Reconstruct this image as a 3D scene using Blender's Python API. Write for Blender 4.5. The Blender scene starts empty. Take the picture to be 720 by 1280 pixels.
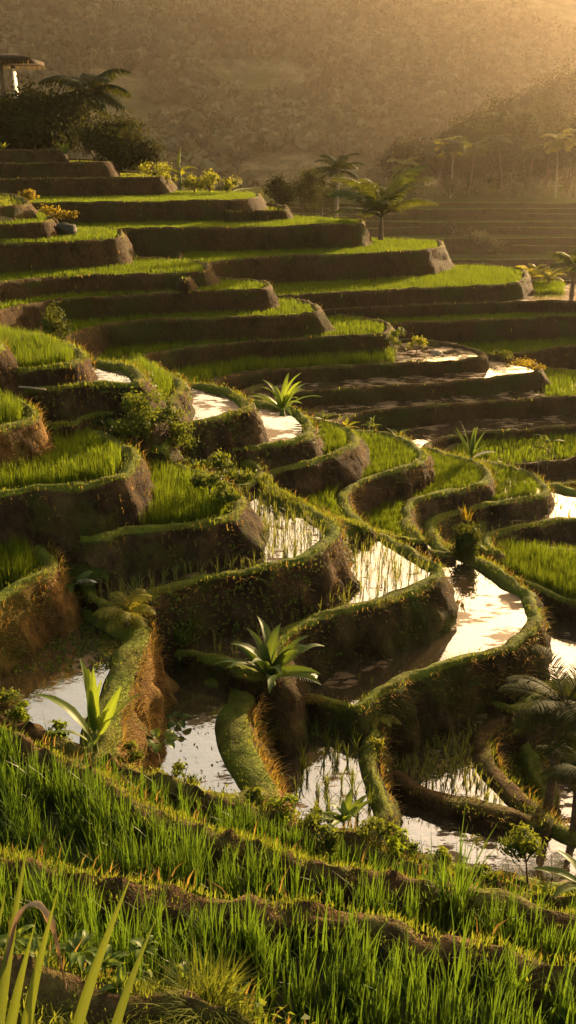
import bpy, math, random
import numpy as np
from mathutils import Vector, geometry
from mathutils import noise as mnoise

RNG = np.random.default_rng(11)
random.seed(5)
PI = math.pi
scene = bpy.context.scene
col = scene.collection

# ------------------------------------------------------------------ camera
F = 1108.0
PITCH = math.atan(460.0 / F)
CP, SP = math.cos(PITCH), math.sin(PITCH)
cam_d = bpy.data.cameras.new('camera')
cam = bpy.data.objects.new('camera', cam_d)
col.objects.link(cam)
cam.location = (0, 0, 0)
cam.rotation_euler = (PI / 2 - PITCH, 0, 0)
cam_d.sensor_fit = 'VERTICAL'
cam_d.sensor_height = 24.0
cam_d.lens = 24.0 * F / 1280.0
cam_d.clip_start = 0.05
cam_d.clip_end = 3000
scene.camera = cam


def ray(u, v):
    a = (u - 360.0) / F
    b = (v - 640.0) / F
    return np.array([a, CP - b * SP, -SP - b * CP])


def at(u, v, z):
    """point of the photograph (720 x 1280) brought down to height z"""
    d = ray(u, v)
    return d * (z / d[2])


def atd(u, v, D):
    d = ray(u, v)
    return d * (D / d[1])


def zf(v, D):
    d = ray(360, v)
    return d[2] * D / d[1]


def atz(u, D, z):
    """column u at ground distance D, height z"""
    zc = D * CP - z * SP
    return np.array([(u - 360.0) / F * zc, D, z])


def proj(P):
    x, y, z = P[:, 0], P[:, 1], P[:, 2]
    zc = np.maximum(y * CP - z * SP, 1e-3)
    yc = y * SP + z * CP
    return 360 + F * x / zc, 640 - F * yc / zc, zc


# ------------------------------------------------------------------ noise
def _h(ix, iy, iz):
    n = (ix * 374761393 + iy * 668265263 + iz * 1274126177) & 0xFFFFFFFF
    n = ((n ^ (n >> 13)) * 1274126177) & 0xFFFFFFFF
    return ((n ^ (n >> 16)) & 0xFFFF) / 65535.0


def vnoise(P):
    P = np.asarray(P, dtype=np.float64)
    I = np.floor(P).astype(np.int64)
    f = P - I
    f = f * f * (3 - 2 * f)
    out = 0
    for dx in (0, 1):
        for dy in (0, 1):
            for dz in (0, 1):
                w = (f[:, 0] if dx else 1 - f[:, 0]) * (f[:, 1] if dy else 1 - f[:, 1]) * (f[:, 2] if dz else 1 - f[:, 2])
                out = out + w * _h(I[:, 0] + dx, I[:, 1] + dy, I[:, 2] + dz)
    return out * 2 - 1


def fbm(P, o=3):
    P = np.asarray(P, dtype=np.float64)
    s, a, t = 0, 1.0, 0
    for k in range(o):
        s = s + a * vnoise(P * 2 ** k + 17.3 * k)
        t += a
        a *= .5
    return s / t


# ------------------------------------------------------------------ materials
def new_mat(name):
    m = bpy.data.materials.new(name)
    m.use_nodes = True
    nt = m.node_tree
    nt.nodes.clear()
    return m, nt


def nd(nt, typ, **kw):
    n = nt.nodes.new(typ)
    for k, v in kw.items():
        if hasattr(n, k):
            setattr(n, k, v)
        else:
            n.inputs[k].default_value = v
    return n


def lk(nt, a, ao, b, bi):
    nt.links.new(a.outputs[ao], b.inputs[bi])


def rgba(c):
    return (c[0], c[1], c[2], 1)


def noise_node(nt, scale, detail=4, rough=.55, stretch=None):
    tc = nd(nt, 'ShaderNodeTexCoord')
    n = nd(nt, 'ShaderNodeTexNoise')
    n.inputs['Scale'].default_value = scale
    n.inputs['Detail'].default_value = detail
    n.inputs['Roughness'].default_value = rough
    if stretch:
        mp = nd(nt, 'ShaderNodeMapping')
        mp.inputs['Scale'].default_value = stretch
        lk(nt, tc, 'Object', mp, 'Vector')
        lk(nt, mp, 'Vector', n, 'Vector')
    else:
        lk(nt, tc, 'Object', n, 'Vector')
    return n


def ramp(nt, src, stops):
    r = nd(nt, 'ShaderNodeValToRGB')
    e = r.color_ramp.elements
    while len(e) < len(stops):
        e.new(.5)
    for i, (p, c) in enumerate(stops):
        e[i].position = p
        e[i].color = rgba(c) if not np.isscalar(c) else (c, c, c, 1)
    lk(nt, src[0], src[1], r, 'Fac')
    return r


def mixc(nt, fac, a, b, mode='MIX'):
    m = nd(nt, 'ShaderNodeMix')
    m.data_type = 'RGBA'
    m.blend_type = mode
    for sock, val in ((0, fac), (6, a), (7, b)):
        if isinstance(val, tuple) and hasattr(val[0], 'outputs'):
            nt.links.new(val[0].outputs[val[1]], m.inputs[sock])
        elif sock == 0:
            m.inputs[0].default_value = val
        else:
            m.inputs[sock].default_value = rgba(val)
    return m


def finish(nt, shader, out='Shader' ):
    o = nd(nt, 'ShaderNodeOutputMaterial')
    nt.links.new(shader.outputs[0], o.inputs['Surface'])
    return o


EARTH = {}


def earth_col(nt, dark, mid, light, moss, moss_lo, moss_hi, s, n2, n4):
    n1 = noise_node(nt, 1.7 * s, 6, .62, (1, 1, .7))
    n3 = noise_node(nt, .55 * s, 5, .6)
    c1 = ramp(nt, (n1, 'Fac'), [(.3, dark), (.5, mid), (.72, light)])
    c2 = ramp(nt, (n2, 'Fac'), [(.3, (.45, .42, .4)), (.6, (1.15, 1.1, 1.0))])
    c = mixc(nt, .85, (c1, 0), (c2, 0), 'MULTIPLY')
    add = nd(nt, 'ShaderNodeMath', operation='MULTIPLY_ADD')
    lk(nt, n2, 'Fac', add, 0)
    add.inputs[1].default_value = .28
    lk(nt, n3, 'Fac', add, 2)
    mf = ramp(nt, (add, 0), [(moss_lo + .14, 0.0), (moss_hi + .14, 1.0)])
    mc = ramp(nt, (n4, 'Fac'), [(.3, [x * .5 for x in moss]), (.7, [x * 1.3 for x in moss])])
    return mixc(nt, (mf, 0), (c, 2), (mc, 0)), n3


def earth_mat(name, dark, mid, light, moss, moss_lo=.52, moss_hi=.62, bump=.6, s=1.0, spec=.12, over=None):
    """earth with moss; over: the growth of the bund top, spreading down by the mesh's own 'sod' value and noise"""
    EARTH[name] = (dark, mid, light, moss, moss_lo, moss_hi, s)
    m, nt = new_mat(name)
    n2 = noise_node(nt, 9 * s, 5, .65, (1, 1, .5))
    n4 = noise_node(nt, 34 * s, 3, .6)
    cc, n3 = earth_col(nt, dark, mid, light, moss, moss_lo, moss_hi, s, n2, n4)
    if over:
        oc, _ = earth_col(nt, *EARTH[over][:6], EARTH[over][6], n2, n4)
        a = nd(nt, 'ShaderNodeAttribute')
        a.attribute_name = 'sod'
        nn = noise_node(nt, 2.6, 6, .68)
        ad = nd(nt, 'ShaderNodeMath', operation='MULTIPLY_ADD')
        lk(nt, nn, 'Fac', ad, 0)
        ad.inputs[1].default_value = 1.5
        lk(nt, a, 'Fac', ad, 2)
        hf = nd(nt, 'ShaderNodeMath', operation='MULTIPLY')
        lk(nt, ad, 0, hf, 0)
        hf.inputs[1].default_value = .5
        r = ramp(nt, (hf, 0), [(.56, 0.0), (.68, 1.0)])
        cc = mixc(nt, (r, 0), (cc, 2), (oc, 2))
    p = nd(nt, 'ShaderNodeBsdfPrincipled')
    p.inputs['Roughness'].default_value = .9
    p.inputs['Specular IOR Level'].default_value = spec
    lk(nt, cc, 2, p, 'Base Color')
    b = nd(nt, 'ShaderNodeBump')
    b.inputs['Strength'].default_value = bump
    b.inputs['Distance'].default_value = .09
    hs = nd(nt, 'ShaderNodeMath', operation='MULTIPLY_ADD')
    lk(nt, n4, 'Fac', hs, 0)
    hs.inputs[1].default_value = .4
    lk(nt, n2, 'Fac', hs, 2)
    lk(nt, hs, 0, b, 'Height')
    lk(nt, b, 0, p, 'Normal')
    finish(nt, p)
    return m


def leaf_mat(name, a, b, tr, t=.45, rough=.5, spec=.3):
    """a, b: reflected colours between which each leaf's own tint runs; tr: light let through"""
    m, nt = new_mat(name)
    at_ = nd(nt, 'ShaderNodeAttribute')
    at_.attribute_name = 'tint'
    c = mixc(nt, (at_, 'Fac'), a, b)
    p = nd(nt, 'ShaderNodeBsdfPrincipled')
    p.inputs['Roughness'].default_value = rough
    p.inputs['Specular IOR Level'].default_value = spec
    lk(nt, c, 2, p, 'Base Color')
    tl = nd(nt, 'ShaderNodeBsdfTranslucent')
    tc = mixc(nt, (at_, 'Fac'), [x * .75 for x in tr], [min(1, x * 1.2) for x in tr])
    lk(nt, tc, 2, tl, 'Color')
    ms = nd(nt, 'ShaderNodeMixShader')
    ms.inputs[0].default_value = t
    nt.links.new(p.outputs[0], ms.inputs[1])
    nt.links.new(tl.outputs[0], ms.inputs[2])
    finish(nt, ms)
    return m


def plain_mat(name, a, b, scale=6, rough=.85, stretch=None, bump=.3, spec=.15):
    m, nt = new_mat(name)
    n = noise_node(nt, scale, 5, .6, stretch)
    c = ramp(nt, (n, 'Fac'), [(.3, a), (.7, b)])
    p = nd(nt, 'ShaderNodeBsdfPrincipled')
    p.inputs['Roughness'].default_value = rough
    p.inputs['Specular IOR Level'].default_value = spec
    lk(nt, c, 0, p, 'Base Color')
    bp = nd(nt, 'ShaderNodeBump')
    bp.inputs['Strength'].default_value = bump
    bp.inputs['Distance'].default_value = .03
    lk(nt, n, 'Fac', bp, 'Height')
    lk(nt, bp, 0, p, 'Normal')
    finish(nt, p)
    return m


def water_mat(name, mud=0.0, ripple=.05, mud_scale=1.3, base=(.05, .036, .02)):
    m, nt = new_mat(name)
    p = nd(nt, 'ShaderNodeBsdfPrincipled')
    p.inputs['Base Color'].default_value = rgba(base)
    p.inputs['Roughness'].default_value = .035
    p.inputs['IOR'].default_value = 6.0
    n = noise_node(nt, 5.5, 3, .5)
    b = nd(nt, 'ShaderNodeBump')
    b.inputs['Strength'].default_value = ripple
    b.inputs['Distance'].default_value = .05
    lk(nt, n, 'Fac', b, 'Height')
    lk(nt, b, 0, p, 'Normal')
    if mud > 0:
        q = nd(nt, 'ShaderNodeBsdfPrincipled')
        n3 = noise_node(nt, 30, 4, .6)
        c = ramp(nt, (n3, 'Fac'), [(.3, (.05, .032, .014)), (.7, (.2, .12, .05))])
        lk(nt, c, 0, q, 'Base Color')
        q.inputs['Roughness'].default_value = .7
        n1 = noise_node(nt, mud_scale, 2, .5)
        n2 = noise_node(nt, mud_scale * 5, 4, .65, (.45, 1.3, 1))
        ad = nd(nt, 'ShaderNodeMath', operation='MULTIPLY_ADD')
        lk(nt, n2, 'Fac', ad, 0)
        ad.inputs[1].default_value = .9
        lk(nt, n1, 'Fac', ad, 2)
        r = ramp(nt, (ad, 0), [(1.08 - mud * .5, 0.0), (1.11 - mud * .5, 1.0)])
        # ramps clamp at 1: rescale
        sc = nd(nt, 'ShaderNodeMath', operation='MULTIPLY')
        lk(nt, ad, 0, sc, 0)
        sc.inputs[1].default_value = .5
        r.color_ramp.elements[0].position = .5 + .09 - mud * .25
        r.color_ramp.elements[1].position = .5 + .115 - mud * .25
        lk(nt, sc, 0, r, 'Fac')
        ms = nd(nt, 'ShaderNodeMixShader')
        lk(nt, r, 0, ms, 0)
        nt.links.new(p.outputs[0], ms.inputs[1])
        nt.links.new(q.outputs[0], ms.inputs[2])
        finish(nt, ms)
    else:
        finish(nt, p)
    return m


M = {}
M['wall'] = earth_mat('terrace_earth', (.012, .008, .0045), (.036, .024, .013), (.105, .07, .037), (.035, .042, .009), .56, .66, 1.0)
M['wall_far'] = earth_mat('terrace_earth_far', (.02, .014, .007), (.048, .031, .014), (.06, .036, .014), (.036, .042, .009), .5, .64, .5, 1.0)
M['wall_gold'] = earth_mat('ochre_sunlit_earth', (.025, .015, .006), (.09, .053, .017), (.24, .145, .05), (.08, .07, .015), .5, .64, 1.0)  # ochre tones put the orange sunlight of the flanks into the earth colour
M['wall_moss'] = earth_mat('mossy_earth', (.01, .008, .004), (.028, .021, .009), (.075, .052, .022), (.04, .052, .009), .5, .64, 1.0)
M['bund'] = earth_mat('grassy_bund', (.045, .05, .01), (.09, .1, .018), (.17, .16, .04), (.1, .13, .018), .40, .6, 1.0, 2.0)
M['bund_dry'] = earth_mat('dry_bund', (.03, .02, .009), (.07, .046, .02), (.115, .073, .03), (.09, .09, .02), .5, .62, 1.0, 2.2)
for w_n, e_n in (('wall', 'terrace_earth'), ('wall_far', 'terrace_earth_far'), ('wall_gold', 'ochre_sunlit_earth'), ('wall_moss', 'mossy_earth')):
    for b_n, o_n in (('bund', 'grassy_bund'), ('bund_dry', 'dry_bund')):
        e = EARTH[e_n]
        M[w_n + '+' + b_n] = earth_mat(e_n + '_' + b_n, *e[:6], 1.0, e[6], .1, over=o_n)
M['paddy'] = plain_mat('paddy_mud', (.02, .022, .008), (.055, .055, .02), 4)
M['mud'] = plain_mat('wet_mud', (.04, .028, .016), (.11, .08, .05), 3, .45)
M['grass_floor'] = plain_mat('grass_floor', (.025, .03, .01), (.06, .065, .02), 5, spec=0.0)
M['water'] = water_mat('paddy_water', .2, .1, 1.1)
M['water_mud'] = water_mat('muddy_water', .42)
M['water_c3'] = water_mat('weedy_water', .39, .04, .8)
M['palm_dark'] = leaf_mat('dark_palm_leaf', (.008, .014, .004), (.024, .034, .008), (.09, .1, .01), .2, .7, .05)  # palm leaf darkened in colour to give a backlit silhouette
M['water_dark'] = water_mat('shaded_water', .3, .06)
M['rice'] = leaf_mat('rice_leaf', (.024, .052, .007), (.06, .092, .01), (.17, .23, .011), .48, .6, .1)
M['rice_fore'] = leaf_mat('rice_leaf_near', (.016, .042, .006), (.045, .088, .011), (.11, .185, .011), .42, .42)
M['seedling'] = leaf_mat('seedling_leaf', (.05, .075, .015), (.12, .13, .03), (.24, .25, .03), .4)
M['bank_grass'] = leaf_mat('bank_grass', (.04, .06, .01), (.11, .12, .02), (.22, .25, .02), .5, .7, .1)
M['straw'] = leaf_mat('dry_grass', (.09, .062, .016), (.24, .16, .045), (.34, .22, .04), .4, .8, .1)
M['weed'] = leaf_mat('weed_leaf', (.028, .055, .01), (.07, .10, .018), (.17, .2, .018), .38, .6, .1)
M['shrub'] = leaf_mat('shrub_leaf', (.02, .036, .009), (.055, .07, .016), (.12, .13, .016), .3, .7, .05)
M['bright'] = leaf_mat('bright_leaf', (.045, .07, .01), (.12, .135, .018), (.3, .3, .02), .45, .6, .1)
M['yellow'] = leaf_mat('yellow_leaf', (.11, .085, .012), (.26, .19, .02), (.36, .26, .02), .35, .7, .05)
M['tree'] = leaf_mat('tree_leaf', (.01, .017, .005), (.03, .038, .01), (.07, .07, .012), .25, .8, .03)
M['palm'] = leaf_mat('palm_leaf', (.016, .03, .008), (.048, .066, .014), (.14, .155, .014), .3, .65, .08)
M['palm_gold_lit'] = leaf_mat('golden_sunlit_palm_leaf', (.07, .08, .014), (.17, .16, .03), (.4, .36, .03), .45, .6, .1)  # golden leaf; on the grove palms the colour carries the sunlight
M['far_leaf'] = leaf_mat('far_leaf', (.01, .013, .007), (.18, .165, .095), (.08, .075, .014), .2, .8, .03)  # pale grey end of the tint makes up for the thin haze
M['banana'] = leaf_mat('banana_leaf', (.03, .065, .01), (.085, .135, .018), (.24, .32, .024), .45, .45, .25)
M['broad_dark'] = leaf_mat('broad_dark_leaf', (.02, .045, .012), (.05, .085, .02), (.12, .17, .016), .35, .5, .15)
M['pale'] = leaf_mat('dead_leaf_sun_gloss', (.4, .38, .33), (.62, .6, .54), (.5, .45, .35), .3, .4, .5)  # whitish colour includes the sun's gloss on a dead leaf
M['iris'] = leaf_mat('strap_leaf', (.028, .06, .008), (.085, .12, .015), (.19, .22, .016), .38, .45, .2)
M['brownleaf'] = leaf_mat('brown_leaf', (.09, .05, .025), (.36, .27, .19), (.25, .15, .07), .25, .5)
M['trunk'] = plain_mat('trunk_bark', (.05, .035, .022), (.16, .12, .08), 9, .9, (1, 1, 3))
M['trunk_pale'] = plain_mat('pale_bark', (.12, .095, .065), (.28, .23, .16), 9, .9, (1, 1, 3))
M['stem'] = plain_mat('green_stem', (.05, .07, .02), (.12, .14, .04), 12, .6)
M['thatch'] = plain_mat('thatch', (.015, .01, .007), (.05, .035, .022), 14, .95, (4, 1, 1))
M['wood'] = plain_mat('weathered_wood', (.05, .035, .022), (.13, .095, .06), 8, .85, (1, 6, 6))
M['white'] = plain_mat('whitewashed', (.5, .47, .42), (.72, .69, .62), 5, .8)
M['stone'] = plain_mat('dark_stone', (.012, .013, .009), (.04, .038, .026), 5, .7)
M['pale_stone'] = plain_mat('pale_stone', (.16, .13, .09), (.34, .28, .2), 5, .7)
M['ground'] = earth_mat('valley_ground', (.03, .03, .012), (.06, .055, .02), (.1, .085, .04), (.05, .06, .015), .45, .6, .4, .25, 0.0)
M['hill'] = earth_mat('hill_ground', (.05, .045, .022), (.1, .085, .045), (.17, .14, .08), (.05, .055, .018), .5, .65, .4, .05, 0.0)


# ------------------------------------------------------------------ mesh helpers
def mk(name, V, Q=None, T=None, mats=None, tint=None, parent=None, mi=None, smooth=False):
    V = np.asarray(V, dtype=np.float32).reshape(-1, 3)
    Q = np.zeros((0, 4), np.int32) if Q is None else np.asarray(Q, np.int32).reshape(-1, 4)
    T = np.zeros((0, 3), np.int32) if T is None else np.asarray(T, np.int32).reshape(-1, 3)
    me = bpy.data.meshes.new(name)
    me.vertices.add(len(V))
    me.vertices.foreach_set('co', V.ravel())
    nl = Q.size + T.size
    me.loops.add(nl)
    me.loops.foreach_set('vertex_index', np.concatenate([Q.ravel(), T.ravel()]).astype(np.int32))
    npoly = len(Q) + len(T)
    me.polygons.add(npoly)
    st = np.concatenate([np.arange(len(Q)) * 4, Q.size + np.arange(len(T)) * 3]).astype(np.int32)
    me.polygons.foreach_set('loop_start', st)
    if mi is not None:
        me.polygons.foreach_set('material_index', np.asarray(mi, np.int32))
    if smooth:
        me.polygons.foreach_set('use_smooth', np.ones(npoly, bool))
    me.update(calc_edges=True)
    if tint is not None:
        a = me.attributes.new('tint', 'FLOAT', 'POINT')
        a.data.foreach_set('value', np.asarray(tint, np.float32))
    for m in (mats if isinstance(mats, (list, tuple)) else [mats]):
        me.materials.append(m)
    o = bpy.data.objects.new(name, me)
    col.objects.link(o)
    if parent is not None:
        o.parent = parent
    return o


def tag(o, label, cat, group=None, kind=None):
    o['label'] = label
    o['category'] = cat
    if group:
        o['group'] = group
    if kind:
        o['kind'] = kind
    return o


def thing(name, label, cat, loc, rz=0, group=None):
    o = bpy.data.objects.new(name, None)
    col.objects.link(o)
    o.empty_display_size = .1
    o.location = [float(c) for c in loc]
    o.rotation_euler = (0, 0, rz)
    return tag(o, label, cat, group)


class G:
    """gathers vertices, faces and tints for one mesh"""

    def __init__(s):
        s.V, s.Q, s.T, s.t, s.n = [], [], [], [], 0

    def add(s, V, Q=None, T=None, tint=0.5):
        V = np.asarray(V, float).reshape(-1, 3)
        s.V.append(V)
        if Q is not None and len(Q):
            s.Q.append(np.asarray(Q).reshape(-1, 4) + s.n)
        if T is not None and len(T):
            s.T.append(np.asarray(T).reshape(-1, 3) + s.n)
        tt = np.full(len(V), tint) if np.isscalar(tint) else np.asarray(tint)
        s.t.append(tt)
        s.n += len(V)

    def build(s, name, mat, parent=None, smooth=False):
        if not s.V:
            return None
        return mk(name, np.concatenate(s.V), np.concatenate(s.Q) if s.Q else None,
                  np.concatenate(s.T) if s.T else None, mat, np.concatenate(s.t), parent, smooth=smooth)


def blades(pos, h, w, yaw, lean, nseg=2, tint=None, curl=1.0, side=None):
    """grass blades: every one a tapering bent ribbon. lean = tip offset / height"""
    n = len(pos)
    S = np.linspace(0, 1, nseg + 1)
    dirx, diry = np.cos(yaw), np.sin(yaw)
    fa = yaw + (PI / 2 if side is None else side)
    sx, sy = np.cos(fa), np.sin(fa)
    V = np.zeros((n, nseg + 1, 2, 3))
    for k, s in enumerate(S):
        off = lean * h * s ** (1.0 + curl)
        up = h * s * (1 - .35 * np.clip(lean, 0, 1.6) * s ** 1.5)
        ww = w * (.5 * (1 - s ** 1.6) + .04) * (0.75 + .5 * min(1, s * 3))
        cx = pos[:, 0] + dirx * off
        cy = pos[:, 1] + diry * off
        cz = pos[:, 2] + up
        V[:, k, 0] = np.stack([cx - sx * ww, cy - sy * ww, cz], 1)
        V[:, k, 1] = np.stack([cx + sx * ww, cy + sy * ww, cz], 1)
    base = (np.arange(n) * (nseg + 1) * 2)[:, None]
    Q = []
    for k in range(nseg):
        Q.append(base + np.array([2 * k, 2 * k + 1, 2 * k + 3, 2 * k + 2])[None])
    Q = np.concatenate(Q)
    if tint is None:
        tint = RNG.random(n)
    return V.reshape(-1, 3), Q, np.repeat(tint, (nseg + 1) * 2)


def leafcloud(pos, size, tint=None, up=.3, aspect=.5, nrm=None):
    """diamond leaves with a fold, turned at random"""
    n = len(pos)
    if nrm is None:
        d = RNG.normal(size=(n, 3))
        d[:, 2] += up
    else:
        d = nrm + RNG.normal(size=(n, 3)) * .35
    d /= np.linalg.norm(d, axis=1)[:, None] + 1e-9
    r = RNG.normal(size=(n, 3))
    s = np.cross(d, r)
    s /= np.linalg.norm(s, axis=1)[:, None] + 1e-9
    q = np.cross(d, s)
    sz = (size * np.ones(n))[:, None]
    V = np.zeros((n, 4, 3))
    V[:, 0] = pos - d * 0 - s * sz * .5
    V[:, 1] = pos + q * sz * aspect * .5 + d * sz * .1
    V[:, 2] = pos + s * sz * .5 - d * sz * .12
    V[:, 3] = pos - q * sz * aspect * .5 + d * sz * .1
    Q = np.arange(n * 4).reshape(n, 4)
    if tint is None:
        tint = RNG.random(n)
    return V.reshape(-1, 3), Q, np.repeat(tint, 4)


def tube(path, rad, k=7):
    path = np.asarray(path, float)
    n = len(path)
    rad = np.broadcast_to(np.asarray(rad, float), (n,))
    tg = np.gradient(path, axis=0)
    tg /= np.linalg.norm(tg, axis=1)[:, None] + 1e-9
    ref = np.array([1., 0, 0]) if abs(tg[0][0]) < .8 else np.array([0, 1., 0])
    a = np.cross(tg, ref)
    a /= np.linalg.norm(a, axis=1)[:, None] + 1e-9
    b = np.cross(tg, a)
    ang = np.linspace(0, 2 * PI, k, endpoint=False)
    V = path[:, None] + rad[:, None, None] * (np.cos(ang)[None, :, None] * a[:, None] + np.sin(ang)[None, :, None] * b[:, None])
    V = V.reshape(-1, 3)
    Q = []
    for i in range(n - 1):
        for j in range(k):
            j2 = (j + 1) % k
            Q.append([i * k + j, i * k + j2, (i + 1) * k + j2, (i + 1) * k + j])
    V = np.concatenate([V, path[-1:]])
    T = [[(n - 1) * k + j, (n - 1) * k + (j + 1) % k, n * k] for j in range(k)]
    return V, np.array(Q), np.array(T)


def box(c, s, rz=0):
    x, y, z = [v / 2 for v in s]
    P = np.array([[i, j, k] for k in (-z, z) for i, j in ((-x, -y), (x, -y), (x, y), (-x, y))])
    R = np.array([[math.cos(rz), -math.sin(rz), 0], [math.sin(rz), math.cos(rz), 0], [0, 0, 1]])
    return P @ R.T + np.asarray(c), np.array([[3, 2, 1, 0], [4, 5, 6, 7], [0, 1, 5, 4], [1, 2, 6, 5], [2, 3, 7, 6], [3, 0, 4, 7]])


def rock_mesh(r, seed, n=14, squash=.7):
    g = np.linspace(0, PI, n)
    a = np.linspace(0, 2 * PI, 2 * n, endpoint=False)
    V = np.array([[math.sin(t) * math.cos(p), math.sin(t) * math.sin(p), math.cos(t)] for t in g for p in a])
    d = 1 + .35 * fbm(V * 1.4 + seed * 7.1, 3) + .1 * vnoise(V * 6 + seed)
    V = V * d[:, None] * np.array([r, r, r * squash])
    m = 2 * n
    Q = np.array([[i * m + j, i * m + (j + 1) % m, (i + 1) * m + (j + 1) % m, (i + 1) * m + j] for i in range(n - 1) for j in range(m)])
    return V, Q


# ------------------------------------------------------------------ terraces
def smooth_loop(P, spacing):
    P = np.asarray(P, float)
    n = len(P)
    out = []
    for i in range(n):
        p0, p1, p2, p3 = P[(i - 1) % n], P[i], P[(i + 1) % n], P[(i + 2) % n]
        d = np.linalg.norm(p2[:2] - p1[:2])
        k = max(2, int(d / spacing * 2))
        # centripetal-like: limit tangents by the local segment length
        l0 = np.linalg.norm(p1 - p0) + 1e-6
        l2 = np.linalg.norm(p3 - p2) + 1e-6
        m1 = (p2 - p0) / (l0 + d + 1e-6) * d
        m2 = (p3 - p1) / (l2 + d + 1e-6) * d
        t = np.linspace(0, 1, k, endpoint=False)[:, None]
        out.append((2 * t ** 3 - 3 * t ** 2 + 1) * p1 + (t ** 3 - 2 * t ** 2 + t) * m1 + (-2 * t ** 3 + 3 * t ** 2) * p2 + (t ** 3 - t ** 2) * m2)
    D = np.concatenate(out)
    seg = np.linalg.norm(np.roll(D, -1, 0) - D, axis=1)
    L = np.concatenate([[0], np.cumsum(seg)])
    N = max(24, int(L[-1] / spacing))
    s = np.linspace(0, L[-1], N, endpoint=False)
    D2 = np.concatenate([D, D[:1]])
    return np.stack([np.interp(s, L, D2[:, k]) for k in range(3)], 1)


def inside(px, py, poly):
    x, y = poly[:, 0], poly[:, 1]
    x2, y2 = np.roll(x, -1), np.roll(y, -1)
    r = np.zeros(len(px), bool)
    for i in range(len(x)):
        if y[i] == y2[i]:
            continue
        c = ((y[i] > py) != (y2[i] > py)) & (px < (x2[i] - x[i]) * (py - y[i]) / (y2[i] - y[i]) + x[i])
        r ^= c
    return r


def cdt(loop):
    n = len(loop)
    vs = [Vector((float(p[0]), float(p[1]))) for p in loop]
    r = geometry.delaunay_2d_cdt(vs, [], [list(range(n))], 1, 1e-4)
    V = np.array([[v.x, v.y] for v in r[0]])
    T = np.array([f for f in r[2] if len(f) == 3])
    return V, T


TER = []


def normals(loop):
    t = np.roll(loop, -1, 0) - np.roll(loop, 1, 0)
    for _ in range(2):
        t = (np.roll(t, 1, 0) + t + np.roll(t, -1, 0)) / 3
    t[:, 2] = 0
    t /= np.linalg.norm(t, axis=1)[:, None] + 1e-9
    return np.stack([t[:, 1], -t[:, 0], np.zeros(len(t))], 1)


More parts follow.
